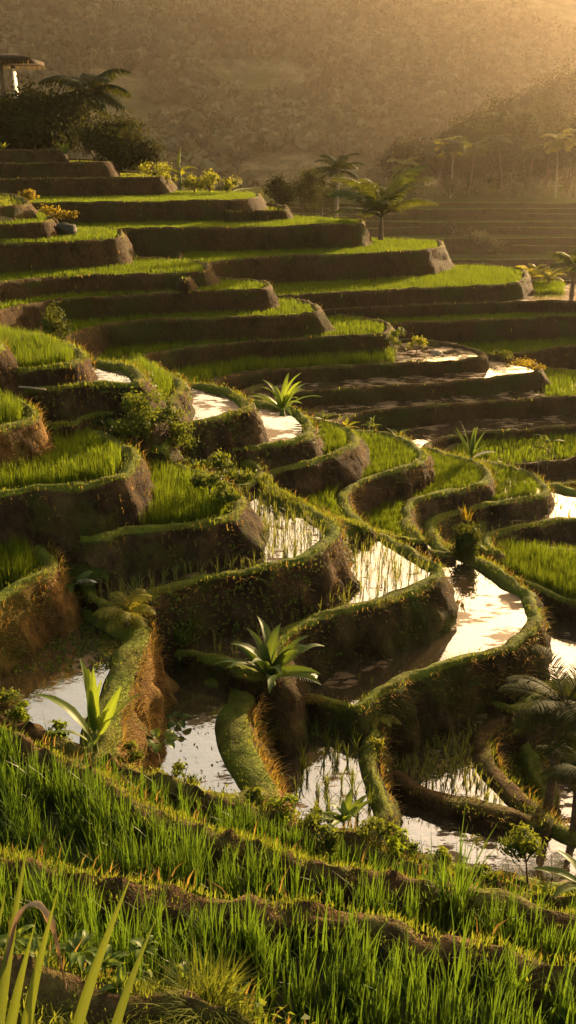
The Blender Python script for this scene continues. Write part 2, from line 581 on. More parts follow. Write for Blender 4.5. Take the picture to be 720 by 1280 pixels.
def terrace(key, z, pts, surf='rice', mode='px', bw=.34, batter=.24, H=2.6, wall='wall', bund='bund', drop=.16,
            disp=.1, rice=None, rh=.24, cover=0.0, fuzz=1.0, sp=None, straw=.3, nose=0.0):
    if mode == 'px':
        P = np.array([at(u, v, z) for u, v in pts])
    else:
        P = np.array([atz(u, D, z) for u, D in pts])
    dm = P[:, 1].mean()
    drop = .1 if surf.startswith('water') else drop
    sp = sp or max(.07, min(.6, dm * .0075))
    L = smooth_loop(P, sp)
    a = np.sum(L[:, 0] * np.roll(L[:, 1], -1) - np.roll(L[:, 0], -1) * L[:, 1])
    if a < 0:
        L = L[::-1].copy()
    N = normals(L)
    wob = fbm(L * [.9, .9, 1] + z * 3.7, 3)
    wob2 = vnoise(L * 3.1 + z)
    L = L + N * (wob * .11 + wob2 * .045)[:, None]
    L[:, 2] = z + fbm(L * [.6, .6, 1] + 5, 2) * .07 + vnoise(L * 2.6 + 9) * .03 + vnoise(L * 6 + 19) * .015
    N = normals(L)
    n = len(L)
    floor_z = z - drop
    rows = []
    bw = bw * (1 + .38 * fbm(np.column_stack([L[:, 0] * .8, L[:, 1] * .8, 0 * L[:, 0] + z]), 2) + .12 * vnoise(L * 2.7 + 13))[:, None]
    inn = L - N * (bw + .06)
    rows.append((np.column_stack([inn[:, :2], np.full(n, floor_z - .05)]), 2))
    q = L - N * (bw + .02)
    rows.append((np.column_stack([q[:, :2], L[:, 2] - .05]), 1))
    q = L - N * (bw * .75)
    rows.append((np.column_stack([q[:, :2], L[:, 2] - .005 + .02 * vnoise(q * 5)]), 1))
    ba = .085 if dm < 10 else .045
    q = L - N * (bw * .4)
    rows.append((np.column_stack([q[:, :2], L[:, 2] + .012 + ba * vnoise(q * 6 + 3)]), 1))
    q = L - N * (bw * .12) + N * (.03 * vnoise(L * 7 + 40))[:, None]
    rows.append((np.column_stack([q[:, :2], L[:, 2] + .006 + ba * vnoise(q * 7 + 8)]), 1))
    q = L + N * (.05 * vnoise(L * 5.3 + 50))[:, None]
    rows.append((np.column_stack([q[:, :2], L[:, 2] - .03]), 1))
    ds = np.concatenate([[.08, .17], np.arange(.28, H, .12 if dm < 26 else .2), [H]])
    for d in ds:
        base = L + N * ((.012 + batter * d * (1 + nose * np.clip(N[:, 0], 0, 1) + .6 * fbm(np.column_stack([L[:, 0] * .5, L[:, 1] * .5, 0 * L[:, 0] + 70]), 2)))[:, None] if d > 0 else 0)
        base[:, 2] = L[:, 2] - d
        amp = disp * min(1, .25 + d * 1.6)
        dd = fbm(base * [1.1, 1.1, .55] + z, 4) * amp * 1.6 + vnoise(base * [4.2, 4.2, 2.6] + 31) * amp * .5 + np.abs(vnoise(base * [7.5, 7.5, 5] + 61)) * amp * .55
        b2 = base + N * dd[:, None]
        b2[:, 2] += vnoise(base * 3.3 + 77) * .04
        rows.append((b2, 0, d))
    V = np.concatenate([r[0] for r in rows])
    Q, MI = [], []
    i = np.arange(n)
    i2 = (i + 1) % n
    for k in range(len(rows) - 1):
        Q.append(np.stack([k * n + i, (k + 1) * n + i, (k + 1) * n + i2, k * n + i2], 1))
        MI.append(np.full(n, 2 if k == -1 else 0))
    SOD = np.concatenate([np.full(n, .75 if r[1] else .5 - 2.1 * r[2]) for r in rows])
    fv, ft = cdt(inn)
    FV = np.column_stack([fv, np.full(len(fv), floor_z - (.03 if surf.startswith('water') else 0))])
    # make sure the floor faces up
    if len(ft):
        t0 = FV[ft]
        cr = np.cross(t0[:, 1] - t0[:, 0], t0[:, 2] - t0[:, 0])[:, 2]
        ft[cr < 0] = ft[cr < 0][:, ::-1]
    T = ft + len(V)
    MI.append(np.full(len(ft), 2))
    V = np.concatenate([V, FV])
    fm = {'rice': 'paddy', 'grass': 'grass_floor', 'mud': 'mud'}.get(surf, 'mud')
    o = mk('rice_terrace', V, np.concatenate(Q), T, [M[wall + '+' + bund], M[bund], M[fm]], None, None, np.concatenate(MI), smooth=True)
    sa = o.data.attributes.new('sod', 'FLOAT', 'POINT')
    sa.data.foreach_set('value', np.concatenate([SOD, np.zeros(len(FV))]).astype(np.float32))
    tag(o, ('earth bank and bund of ' + key), 'rice terrace', None, 'structure')
    if surf.startswith('water'):
        wo = mk('water', np.column_stack([fv, np.full(len(fv), floor_z)]), None, ft, M[surf])
        tag(wo, 'still water flooding ' + key, 'water', None, 'structure')
    bw = float(bw.mean())
    rec = dict(key=key, z=z, fz=floor_z, L=L, N=N, inn=inn, surf=surf, rice=rice, rh=rh, dm=dm, cover=cover, fuzz=fuzz,
               batter=batter, straw=straw, H=H, bw=bw, fore=False, bb=(L[:, 0].min(), L[:, 0].max(), L[:, 1].min(), L[:, 1].max()))
    TER.append(rec)
    return rec


A = lambda *a, **k: terrace(*a, **k)
BK = dict(wall='wall_far', H=3.4, batter=.2, bw=.2, nose=.9, bund='bund_dry', disp=.2)
# --- far spur, top to bottom
A('the topmost step under the dark trees', zf(187, 62), [(-60, 60), (40, 61), (68, 62), (76, 63.5), (70, 70), (20, 80), (-60, 80)], 'grass', 'D', rh=.1, **BK)
A('the second bare step from the top', zf(202.5, 59), [(-60, 58), (60, 58.6), (130, 59.5), (138, 61), (135, 68), (60, 74), (-60, 74)], 'grass', 'D', rh=.1, **BK)
A('the third bare step below the banana shrubs', zf(221.5, 56), [(-60, 54), (100, 55), (195, 56.5), (205, 58), (200, 66), (100, 72), (-60, 72)], 'grass', 'D', rh=.1, **BK)
A('the high strip in front of the leafy bushes', -2.8, [(-60, 258), (35, 254), (150, 252), (250, 250.5), (305, 249), (320, 247.5), (325, 245), (318, 240.5), (280, 239), (215, 238), (100, 237), (-60, 239)], **BK)
A('the short ledge at the end of the high strip', -3.3, [(290, 264), (345, 263), (356, 262.5), (360, 260), (345, 255), (290, 254)], 'grass', rh=.15, **BK)
A('the strip ending under the lone coconut palm', -3.8, [(60, 292), (120, 287.5), (200, 285.5), (300, 283.5), (360, 282), (438, 280.5), (450, 278), (448, 273.5), (380, 270), (300, 267), (120, 268), (60, 272)], **BK)
A('the strip ending under the feathery young palm', -4.9, [(232, 350), (246, 336), (262, 329), (290, 325), (360, 320), (450, 317), (530, 312.5), (550, 308.5), (554, 304), (545, 300), (470, 297), (360, 297), (250, 302), (220, 330)], **BK)
A('the sunlit strip with the longest bright tip', -6.05, [(300, 380), (345, 371), (420, 366), (480, 362.5), (570, 358), (642, 354), (657, 350), (660, 343), (650, 335), (585, 330), (470, 332), (345, 340), (300, 355)], **BK)
A('the narrow flooded step with the sun glint', -6.65, [(380, 394), (405, 387.5), (480, 383), (560, 380), (640, 377), (690, 376.5), (740, 377), (1020, 378), (1020, 350), (720, 350), (672, 351), (600, 348), (480, 352), (380, 375)], 'water', rice=lambda u, v: (u > 668) & (u < 703) & (v < 367), **BK)
A('the narrow step under the sun glint', -7.1, [(440, 416), (485, 405.5), (560, 401.5), (640, 398), (720, 395), (1020, 393), (1020, 370), (640, 372), (485, 378), (440, 392)], rh=.22, **BK)
A('the straight green strip near the yellow bush', -8.0, [(540, 456), (600, 446), (640, 441), (680, 436.5), (720, 432), (1020, 428), (1020, 402), (640, 408), (540, 416)], **BK)
# --- left spur
A('the uppermost knob of the left spur', -2.45, [(-60, 262), (0, 258.5), (28, 257), (35, 254), (30, 248), (10, 242), (-60, 242)], 'grass', rh=.2, **BK)
A('the ledge beside the dark boulder', -3.05, [(-60, 283), (0, 280), (52, 278.5), (63, 276), (66, 271), (58, 265), (0, 264), (-60, 266)], rh=.25, **BK)
A('the rocky faced step with the ragged orange end', -3.7, [(-60, 308), (0, 305), (83, 302), (138, 299), (151, 297), (155, 292), (145, 287), (100, 285), (0, 287), (-60, 290)], rh=.3, **BK)
A('the strip with a bright tip on the left spur', -4.75, [(-60, 360), (0, 353), (67, 346), (167, 342), (240, 339.5), (255, 338.5), (262, 335), (255, 328), (220, 323), (150, 323), (60, 325), (-60, 332)], **BK)
A('the curved strip second below the rocky step', -5.35, [(-60, 400), (0, 387.5), (40, 379), (77, 373.5), (167, 368), (240, 364.5), (322, 362), (335, 359), (336, 354), (310, 349), (265, 346), (160, 348), (60, 352), (-60, 365)], **BK)
A('the curved strip behind the small dark shrub', -6.1, [(76, 445), (82, 426), (97, 415), (125, 408), (167, 402.5), (240, 398.5), (340, 395), (388, 392), (400, 389), (399, 382), (375, 374), (340, 369), (240, 372), (150, 377), (80, 385), (45, 410), (50, 440)], **BK)
A('the curved strip with the dull green wide tip', -6.85, [(163, 475), (171, 456), (179, 446), (200, 438), (240, 433), (300, 427.5), (400, 421), (468, 418), (486, 414), (489, 406), (470, 399), (430, 392), (400, 390), (300, 396), (200, 406), (145, 420), (115, 445), (125, 475)], **BK)
A('the long hooked strip with a puddled tip', -7.6, [(250, 510), (255, 490), (264, 478.5), (285, 470), (320, 464), (400, 458.5), (473, 455), (540, 452), (592, 448), (605, 444), (602, 437), (575, 431), (538, 426), (480, 423), (400, 427), (300, 433), (220, 445), (200, 470), (210, 500)], 'water_mud', rice=lambda u, v: u < 492, rh=.4, **BK)
A('the bare muddy step below the puddled tip', -8.0, [(300, 525), (340, 502), (370, 493), (407, 487.5), (480, 482), (580, 475.5), (662, 468), (677, 465), (675, 458), (660, 452), (610, 446), (480, 455), (370, 466), (300, 490)], 'water_mud', **BK)
A('the bare step beside the green corner patch', -8.45, [(405, 552), (422, 529), (440, 519), (480, 512.5), (580, 504.5), (660, 499), (720, 496.5), (1020, 494), (1020, 460), (720, 462), (680, 460), (580, 468), (440, 488), (375, 520), (375, 550)], 'water_mud', rice=lambda u, v: u > 683, **BK)
A('the shaded flooded step behind the agave', -8.95, [(532, 578), (536, 559), (545, 550), (573, 543.5), (647, 537), (720, 532), (1020, 528), (1020, 490), (650, 496), (480, 510), (395, 545), (430, 575)], 'water_dark', **BK)
A('the shaded green strip behind the sapling', -9.2, [(590, 604), (602, 588), (640, 582), (690, 577.5), (720, 574), (1020, 570), (1020, 530), (650, 540), (555, 560), (560, 595)], rh=.3, **BK)
A('the shaded pool behind the speckled corner paddy', -9.5, [(620, 625), (645, 613), (690, 607.5), (720, 604), (1020, 598), (1020, 565), (640, 572), (600, 610)], 'water_dark', **BK)
# --- central lobes
MD = dict(H=2.2, disp=.2, batter=.24, bw=.22, nose=.5, fuzz=1.0, straw=.5)
A('the left edge knoll above the bright rice', -3.9, [(-60, 443), (-8, 441), (2, 434), (-6, 425), (-60, 415)], 'grass', rh=.2, **MD)
A('the bright rice field at the left edge', -4.3, [(-60, 468), (0, 463.5), (67, 458.5), (98, 453), (109, 446), (102, 438), (85, 428), (50, 418), (0, 410), (-60, 404)], rh=.42, **MD)
A('the small crescent pool beside the bright rice', -4.7, [(-60, 493), (20, 488), (57, 488), (113, 481), (150, 480), (172, 480), (178, 472), (171, 462), (150, 453.5), (110, 446), (60, 444), (-60, 458)], 'water_mud', cover=.5, **MD)
A('the shrubby plot behind the left spur pools', -5.4, [(150, 530), (180, 508), (207, 500), (224, 491), (230, 482), (222, 471), (205, 461), (180, 451), (150, 458), (125, 490), (125, 520)], rh=.45, cover=.7, **MD)
A('the grey shaded puddle behind the round rice lobe', -5.25, [(-60, 543), (60, 536), (95, 529), (117, 518), (150, 512), (176, 506), (180, 494), (120, 484), (-60, 492)], 'water_dark', cover=.4, **MD)
A('the small rice ledge over the round lobe', -4.75, [(-60, 546), (0, 538), (20, 531.5), (41, 524), (43, 514), (28, 503), (0, 491), (-60, 483)], rh=.5, wall='wall_gold', **{**MD, 'disp': .2})
A('the round bright rice lobe at the left', -5.45, [(-60, 622), (0, 615.5), (67, 608.5), (117, 600.5), (155, 593), (172, 578), (171, 563), (150, 550), (125, 537), (95, 526), (50, 518), (-60, 518)], rh=.36, **MD)
A('the square rice plot beside the round lobe', -6.3, [(118, 670.5), (167, 662.5), (240, 655.5), (278, 649), (296, 638), (303, 624), (293, 611), (265, 596), (240, 586), (170, 566), (125, 598), (90, 622), (75, 655), (95, 671)], rice=lambda u, v: u > 172, rh=.38, cover=.3, **MD)
A('the crescent pool on the middle lobe', -5.95, [(205, 562), (217, 536), (240, 529), (290, 518), (308, 512), (313, 505), (306, 497), (290, 489), (265, 482.5), (235, 477), (200, 490), (175, 520), (180, 555)], 'water_mud', cover=.8, **MD)
A('the second crescent pool below the agave', -6.7, [(250, 590), (265, 571), (290, 562), (355, 553), (386, 544), (393, 534), (386, 522), (371, 512), (350, 505.5), (315, 502), (270, 512), (225, 550), (230, 585)], 'water_mud', cover=.6, **MD)
A('the weedy slope below the crescent pools', -6.95, [(255, 604), (300, 608), (322, 604), (329, 594), (322, 580), (290, 568), (240, 562), (190, 585), (210, 605)], 'grass', rh=.3, cover=.9, **MD)
A('the first green lobe of the row', -7.15, [(346, 624), (334, 613), (329, 602), (337, 592), (355, 584.5), (397, 573.5), (427, 563.5), (444, 554), (447, 545), (438, 536), (415, 527.5), (385, 520), (350, 522), (315, 545), (295, 580), (305, 612)], rh=.26, **MD)
A('the second green lobe of the row', -7.85, [(462, 660), (444, 645), (432, 624), (435, 613), (450, 605), (480, 594.5), (513, 584), (530, 577), (533, 568), (520, 557), (500, 547), (475, 540), (440, 538), (395, 560), (345, 600), (345, 628), (400, 645)], rh=.26, **MD)
A('the third green lobe of the row', -8.5, [(532, 676), (520, 668), (511, 651), (514, 635), (527, 625), (545, 619), (585, 610.5), (606, 602), (613, 594), (608, 584), (590, 574.5), (560, 566), (525, 559), (485, 580), (435, 620), (445, 655), (495, 672)], rh=.24, **MD)
A('the last green lobe with a curled pool', -8.9, [(566, 692), (549, 675), (543, 661), (549, 650), (583, 636), (640, 624.5), (676, 618.5), (686, 611), (680, 602), (660, 590), (630, 580.5), (600, 575), (555, 600), (508, 640), (510, 668), (535, 690)], 'water', rice=lambda u, v: (u > 572) & (u + .55 * (v - 600) > 590), rh=.22, **MD)
A('the speckled paddy at the right edge', -9.3, [(625, 690), (614, 682), (613, 675), (621, 667), (647, 659), (693, 651), (720, 648), (1020, 641), (1020, 622), (720, 612), (690, 605), (645, 615), (598, 650), (600, 685)], 'water', **MD)
A('the rice strip behind the long dyke', -9.6, [(545, 692), (600, 712), (623, 718), (657, 730), (720, 752), (1020, 778), (1020, 698), (720, 686), (640, 675), (580, 668), (540, 676)], rh=.45, **MD)
A('the bright right edge pool below the rice strip', -10.05, [(640, 885), (680, 864), (720, 852), (1020, 847), (1020, 735), (720, 728), (650, 708), (610, 740), (590, 800), (600, 865)], 'water', **MD)
NR = dict(H=2.4, disp=.2, batter=.2, bw=.21, nose=.5, fuzz=1.0, straw=.6)
A('the middle seedling pool with the shrubby bank', -7.05, [(165, 757), (200, 740), (240, 728.5), (323, 711.5), (375, 697), (405, 683), (420, 669), (421, 656), (405, 643), (370, 628), (345, 611), (310, 598), (280, 606), (240, 636), (170, 660), (110, 695), (105, 735), (130, 757)], 'water', cover=.75, **NR)
A('the lower seedling pool beside the long dyke', -8.05, [(200, 812), (240, 819), (275, 829), (305, 842), (324, 848), (337, 842), (343, 825), (349, 804), (368, 786), (400, 771.5), (453, 758.5), (480, 752.5), (520, 737), (543, 724), (550, 712), (536, 699), (505, 680), (470, 661), (430, 648), (395, 680), (325, 720), (240, 742), (195, 770), (185, 795)], 'water', wall='wall_moss', cover=.35, **NR)
A('the large bright pool with brown weed patches', -9.0, [(330, 858), (380, 868), (425, 881), (447, 887), (465, 875), (490, 859), (520, 844), (590, 823.5), (640, 808), (668, 790), (676, 770), (666, 745), (632, 716), (580, 688), (530, 667), (500, 657), (470, 690), (430, 740), (370, 790), (315, 820), (290, 850)], 'water_c3', wall='wall_moss', cover=.12, **NR)
A('the floating weed pool in front of the broad leaf plant', -9.4, [(345, 1020), (420, 1045), (475, 1035), (482, 1003), (471, 967), (474, 936), (468, 908), (448, 888), (420, 879), (380, 866), (335, 858), (310, 880), (315, 940), (320, 1000)], 'water', wall='wall_moss', cover=.3, **NR)
A('the dense seedling pool inside the curved bund', -10.2, [(474, 966), (500, 981), (547, 1000), (613, 1017), (668, 1031), (684, 1018), (650, 982), (620, 948), (617, 917), (638, 892), (676, 866), (660, 846), (600, 832), (500, 862), (465, 915)], 'water', **{**NR, 'bund': 'bund_dry', 'bw': .3})
A('the long pink pool along the foreground', -10.4, [(500, 1060), (560, 1085), (640, 1100), (720, 1115), (1020, 1125), (1020, 1060), (720, 1036), (660, 1006), (560, 972), (480, 945), (460, 990)], 'water', **NR)
A('the dark grassy hollow behind the leaning palm', -10.9, [(640, 1005), (668, 1020), (690, 1000), (682, 975), (669, 950), (666, 925), (690, 903), (720, 893), (1020, 886), (1020, 862), (640, 880), (600, 920), (612, 965)], 'grass', rh=.3, cover=.5, **NR)
A('the sliver of pool by the leaning palm', -11.35, [(600, 900), (1020, 880), (1020, 1070), (680, 1060), (630, 1010)], 'water', **NR)
A('the curved pool with the row of stones', -8.35, [(150, 985), (240, 1010), (310, 1015), (348, 992), (323, 946), (309, 915), (310, 890), (320, 858), (308, 841), (275, 830), (240, 817), (205, 815), (165, 840), (135, 880), (130, 940)], 'water', wall='wall_gold', cover=.1, **{**NR, 'bw': .4, 'straw': 1.2})
A('the narrow pool behind the foreground banana plant', -7.3, [(40, 965), (110, 965), (147, 935), (152, 890), (162, 853), (175, 822), (185, 797), (178, 778), (150, 762), (100, 748), (50, 752), (0, 790), (-60, 870), (-110, 960)], 'water', wall='wall_gold', cover=.1, **{**NR, 'bw': .4, 'disp': .24, 'straw': 1.4})
A('the left edge rice plot above the brown bank', -6.4, [(-140, 950), (-70, 810), (0, 748), (20, 736), (42, 723), (60, 716), (67, 706), (60, 692), (30, 672), (-60, 660), (-200, 700), (-300, 900)], wall='wall_gold', rh=.5, cover=.15, **{**NR, 'disp': .17, 'straw': 1.3})
# --- foreground hillside
FG = dict(H=2.6, disp=.1, batter=.25, bw=.2, bund='bund_dry', fuzz=1.7, straw=.35, sp=.05)
fg1 = A('the lowest foreground rice step', -7.3, [(-160, 850), (-60, 878), (40, 903), (130, 943), (240, 985), (330, 1012), (420, 1040), (540, 1080), (640, 1102), (720, 1122), (1080, 1140), (1080, 1220), (600, 1180), (400, 1130), (200, 1065), (60, 985), (-60, 930), (-160, 900)], rh=.5, cover=.8, **FG)
fg2 = A('the middle foreground rice step', -6.4, [(-160, 850), (-60, 888), (20, 914), (75, 941), (120, 964), (200, 1007), (300, 1047), (400, 1077), (480, 1092), (600, 1112), (720, 1142), (1080, 1165), (1080, 1260), (600, 1210), (360, 1165), (0, 1100), (-100, 1070), (-160, 1000)], rh=.55, drop=.24, **FG)
fg3 = A('the nearest foreground rice step', -5.2, [(-160, 1025), (-60, 1052), (0, 1068), (60, 1080), (150, 1096), (260, 1114), (400, 1134), (480, 1149), (600, 1174), (720, 1199), (1080, 1222), (1080, 1450), (400, 1450), (-160, 1450)], rh=.6, drop=.24, **FG)
fg4 = A('the mossy soil shelf in the near corner', -4.55, [(-160, 1160), (-60, 1180), (40, 1200), (130, 1222), (260, 1256), (350, 1290), (420, 1340), (420, 1500), (-160, 1500)], 'grass', rh=.12, drop=.05, cover=.8, **FG)
for r_ in (fg1, fg2, fg3):
    r_['fore'] = True


# --- long dyke between the lobes and the pools: a ridge of its own
def dyke(pts, w, label):
    P = np.array([at(u, v, z) for u, v, z in pts])
    D = []
    for i in range(len(P) - 1):
        for t in np.linspace(0, 1, 14, endpoint=False):
            p0, p1, p2, p3 = P[max(0, i - 1)], P[i], P[i + 1], P[min(len(P) - 1, i + 2)]
            D.append(.5 * ((2 * p1) + (-p0 + p2) * t + (2 * p0 - 5 * p1 + 4 * p2 - p3) * t * t + (-p0 + 3 * p1 - 3 * p2 + p3) * t ** 3))
    D = np.array(D)
    t = np.gradient(D, axis=0)
    t[:, 2] = 0
    t /= np.linalg.norm(t, axis=1)[:, None]
    N = np.stack([t[:, 1], -t[:, 0], 0 * t[:, 0]], 1)
    D[:, 2] += vnoise(D * 2.3) * .03
    prof = [(-w - .5, -1.5), (-w - .14, -.35), (-w, -.05), (-w * .5, .02), (0, .035), (w * .5, .02), (w, -.05), (w + .14, -.35), (w + .5, -1.5)]
    rows = []
    for o, dz in prof:
        r = D + N * (o + .06 * vnoise(D * 2 + o)[:, None])
        r[:, 2] += dz
        rows.append(r)
    n = len(D)
    i = np.arange(n - 1)
    Q, MI = [], []
    for k in range(len(rows) - 1):
        Q.append(np.stack([k * n + i, k * n + i + 1, (k + 1) * n + i + 1, (k + 1) * n + i], 1))
        MI.append(np.full(n - 1, 0 if k in (0, 7) else 1))
    o = mk('path', np.concatenate(rows), np.concatenate(Q), None, [M['wall_moss'], M['bund']], None, None, np.concatenate(MI), smooth=True)
    tag(o, label, 'dyke path', None, 'structure')
    return D, N, w


DYK = dyke([(328, 599, -6.98), (346, 618, -6.98), (372, 630, -7.05), (405, 644, -7.35), (435, 653, -7.75), (470, 664, -8.1), (505, 672, -8.75), (530, 677, -9.0), (580, 692, -9.06), (630, 716, -9.08)], .11,
           'long diagonal grassy dyke between the green lobes and the seedling pools')


# ------------------------------------------------------------------ scatter
def blocked(P, rec, margin=.0):
    """is the point inside a higher terrace's body?"""
    b = np.zeros(len(P), bool)
    for r in TER:
        if r is rec or r['z'] <= rec['fz'] + .02:
            continue
        x0, x1, y0, y1 = r['bb']
        k = (~b) & (P[:, 0] > x0 - 1) & (P[:, 0] < x1 + 1) & (P[:, 1] > y0 - 1) & (P[:, 1] < y1 + 1)
        if not k.any():
            continue
        ex = r['L'] + r['N'] * (.02 + r['batter'] * min(r['z'] - P[0, 2], 1.5))
        idx = np.where(k)[0]
        b[idx[inside(P[idx, 0], P[idx, 1], ex)]] = True
    return b


def inframe(P, m=130):
    u, v, zc = proj(P)
    return (u > -m) & (u < 720 + m) & (v > -40) & (v < 1280 + 150) & (zc > .3)


def sample_in(rec, dens):
    x0, x1, y0, y1 = rec['bb']
    n = int((x1 - x0) * (y1 - y0) * dens)
    n = min(n, 400000)
    P = np.column_stack([RNG.uniform(x0, x1, n), RNG.uniform(y0, y1, n), np.full(n, rec['fz'])])
    P = P[inframe(P)]
    P = P[inside(P[:, 0], P[:, 1], rec['inn'])] if len(P) else P
    if len(P):
        P = P[~blocked(P, rec)]
    if len(P) and rec['rice'] is not None:
        u, v, _ = proj(P)
        P = P[rec['rice'](u, v)]
    return P


for rec in TER:
    dm = rec['dm']
    if rec['surf'] == 'rice' or rec['rice'] is not None:
        g = G()
        if rec['fore']:
            P = sample_in(rec, 62)
            for P0, nb in ((P, 15),):
                PP = np.repeat(P0, nb, 0)
                n = len(PP)
                hh = rec['rh'] * np.repeat(RNG.uniform(.75, 1.25, len(P0)), nb) * RNG.uniform(.55, 1.12, n) * (1 + .18 * vnoise(PP * .8))
                PP[:, :2] += RNG.normal(size=(n, 2)) * .035
                tall = RNG.random(n) < .012
                hh[tall] *= 1.5
                g.add(*[x for x in (lambda b: (b[0], b[1], None, b[2]))(blades(PP, hh, RNG.uniform(.009, .017, n), RNG.uniform(0, 2 * PI, n), np.minimum(np.abs(RNG.normal(.15, .18, n)), .5), 4,
                      np.clip(np.repeat(RNG.random(len(P0)), nb) * .6 + RNG.random(n) * .5, 0, 1)))])
            mat = M['rice_fore']
        else:
            far = dm > 26
            dens = 44 if far else 170
            nb = 7 if far else 9
            P = sample_in(rec, dens)
            if len(P) == 0:
                continue
            PP = np.repeat(P, nb, 0)
            n = len(PP)
            PP[:, :2] += RNG.normal(size=(n, 2)) * (.09 if far else .04)
            k = inside(PP[:, 0], PP[:, 1], rec['inn'])
            PP = PP[k]
            n = len(PP)
            hh = rec['rh'] * RNG.uniform(.65, 1.1, n) * (1 + .15 * vnoise(PP * [.7, .7, 1]))
            wd = (RNG.uniform(.018, .03, n) if far else RNG.uniform(.007, .012, n))
            patch = .5 + .5 * fbm(PP * [.5, .5, 1] + 3, 2)
            b = blades(PP, hh, wd, RNG.uniform(0, 2 * PI, n), np.abs(RNG.normal(.12, .14, n)), 2, np.clip(patch * .5 + RNG.random(n) * .5, 0, 1))
            g.add(b[0], b[1], None, b[2])
            mat = M['rice']
        o = g.build('rice', mat)
        if o:
            tag(o, 'green rice growing on ' + rec['key'], 'rice', None, 'stuff')
    elif rec['surf'] == 'grass':
        P = sample_in(rec, 3 if dm > 80 else 40 if dm > 26 else (260 if dm > 6 else 1500))
        n = len(P)
        if n:
            g = G()
            b = blades(P, rec['rh'] * RNG.uniform(.4, 1.2, n), RNG.uniform(.03, .05, n) if dm > 26 else RNG.uniform(.008, .016, n), RNG.uniform(0, 2 * PI, n), np.abs(RNG.normal(.4, .3, n)), 2)
            g.add(b[0], b[1], None, b[2])
            o = g.build('grass', M['bank_grass'])
            tag(o, 'short rough grass on ' + rec['key'], 'grass', None, 'stuff')

# grass fringe on every bund and bank, weeds and straw on the walls
fr, sg, wd_ = G(), G(), G()
for rec in TER:
    L, N, dm = rec['L'], rec['N'], rec['dm']
    n = len(L)
    slen = np.linalg.norm(np.roll(L, -1, 0) - L, axis=1)
    far = dm > 26
    per = (9 if far else (230 if dm > 8 else 520)) * rec['fuzz']
    seg = np.repeat(np.arange(n), RNG.poisson(slen * per))
    f = RNG.random(len(seg))
    j = (seg + 1) % n
    base = L[seg] * (1 - f)[:, None] + L[j] * f[:, None]
    nn = N[seg]
    off = RNG.uniform(-.06, rec['bw'] + .05, len(seg))
    off = np.where(RNG.random(len(seg)) < .3, RNG.normal(0.0, .06, len(seg)), off)
    P = base - nn * off[:, None]
    P[:, 2] -= np.clip(-off, 0, 1) * .8 + .02
    k = inframe(P)
    P, nn, off = P[k], nn[k], off[k]
    if len(P):
        k = ~blocked(P, rec)
        P, nn, off = P[k], nn[k], off[k]
    m = len(P)
    if m:
        cl = .5 + .5 * fbm(P * [2.2, 2.2, 2], 2)
        k = RNG.random(m) < np.clip(.25 + 1.3 * (cl - .3), .1, 1)
        P, nn, off, cl = P[k], nn[k], off[k], cl[k]
        m = len(P)
        sc = 1.0 if far else (.75 if dm > 8 else .62)
        hh = RNG.uniform(.04, .12, m) * (.5 + cl) * sc * np.where(np.abs(off) < .08, 1.3, .8)
        yaw = np.where(off < .08, np.arctan2(nn[:, 1], nn[:, 0]) + RNG.normal(0, .9, m), RNG.uniform(0, 2 * PI, m))
        b = blades(P, hh, (RNG.uniform(.02, .04, m) if far else RNG.uniform(.006, .014, m) * (1.2 if dm > 14 else .9)), yaw, np.abs(RNG.normal(.5, .35, m)), 2)
        fr.add(b[0], b[1], None, b[2])
    # straw hanging on the walls, thickened on sunward flanks to add golden light
    per = (6 if far else 70) * rec['straw']
    seg = np.repeat(np.arange(n), RNG.poisson(slen * per * (1 + (1.5 if far else 2.2) * np.clip(N[:, 0], 0, 1))))
    d = RNG.random(len(seg)) ** 1.5 * 1.1
    P = L[seg] + N[seg] * (.06 + rec['batter'] * d + .02)[:, None]
    P[:, 2] -= d
    k = inframe(P)
    P, seg = P[k], seg[k]
    if len(P):
        cl = .5 + .5 * fbm(P * [1.6, 1.6, .8] + 40, 2)
        k = (cl > .5 - .16 * np.clip(N[seg][:, 0], 0, 1)) & ~blocked(P, rec)
        P, seg = P[k], seg[k]
    m = len(P)
    if m:
        yaw = np.arctan2(N[seg][:, 1], N[seg][:, 0]) + RNG.normal(0, .6, m)
        b = blades(P, RNG.uniform(.05, .2, m) * (1.4 if far else 1), RNG.uniform(.008, .02, m) * (2 if far else 1), yaw, RNG.uniform(.4, 1.5, m), 2)
        sg.add(b[0], b[1], None, b[2])
    # leafy cover on the walls
    if rec['cover'] > 0:
        seg = np.repeat(np.arange(n), RNG.poisson(slen * 240 * rec['cover']))
        d = RNG.random(len(seg)) * 1.3 - .03
        P = L[seg] + N[seg] * (.10 + rec['batter'] * d)[:, None]
        P[:, 2] -= d
        P += RNG.normal(size=P.shape) * .035
        k = inframe(P)
        P, nq = P[k], N[seg][k]
        if len(P):
            cl = .5 + .5 * fbm(P * 1.3 + 11, 3)
            k = (cl > .62 - .3 * rec['cover']) & ~blocked(P, rec)
            P, nq = P[k], nq[k]
        if len(P):
            bulge = np.clip(fbm(P * 2.2 + 3, 2), 0, 1) * .25
            P = P + nq * bulge[:, None] * RNG.random((len(P), 1))
            b = leafcloud(P, RNG.uniform(.04, .10, len(P)) * (1 if dm < 16 else 1.25), None, .6, .55, nq * .7 + np.array([0, 0, .5]))
            wd_.add(b[0], b[1], None, b[2])
D_, N_, w_ = DYK
seg = RNG.integers(0, len(D_) - 1, 5200)
P = D_[seg] + (D_[seg + 1] - D_[seg]) * RNG.random((5200, 1)) + N_[seg] * RNG.uniform(-w_ - .06, w_ + .06, (5200, 1))
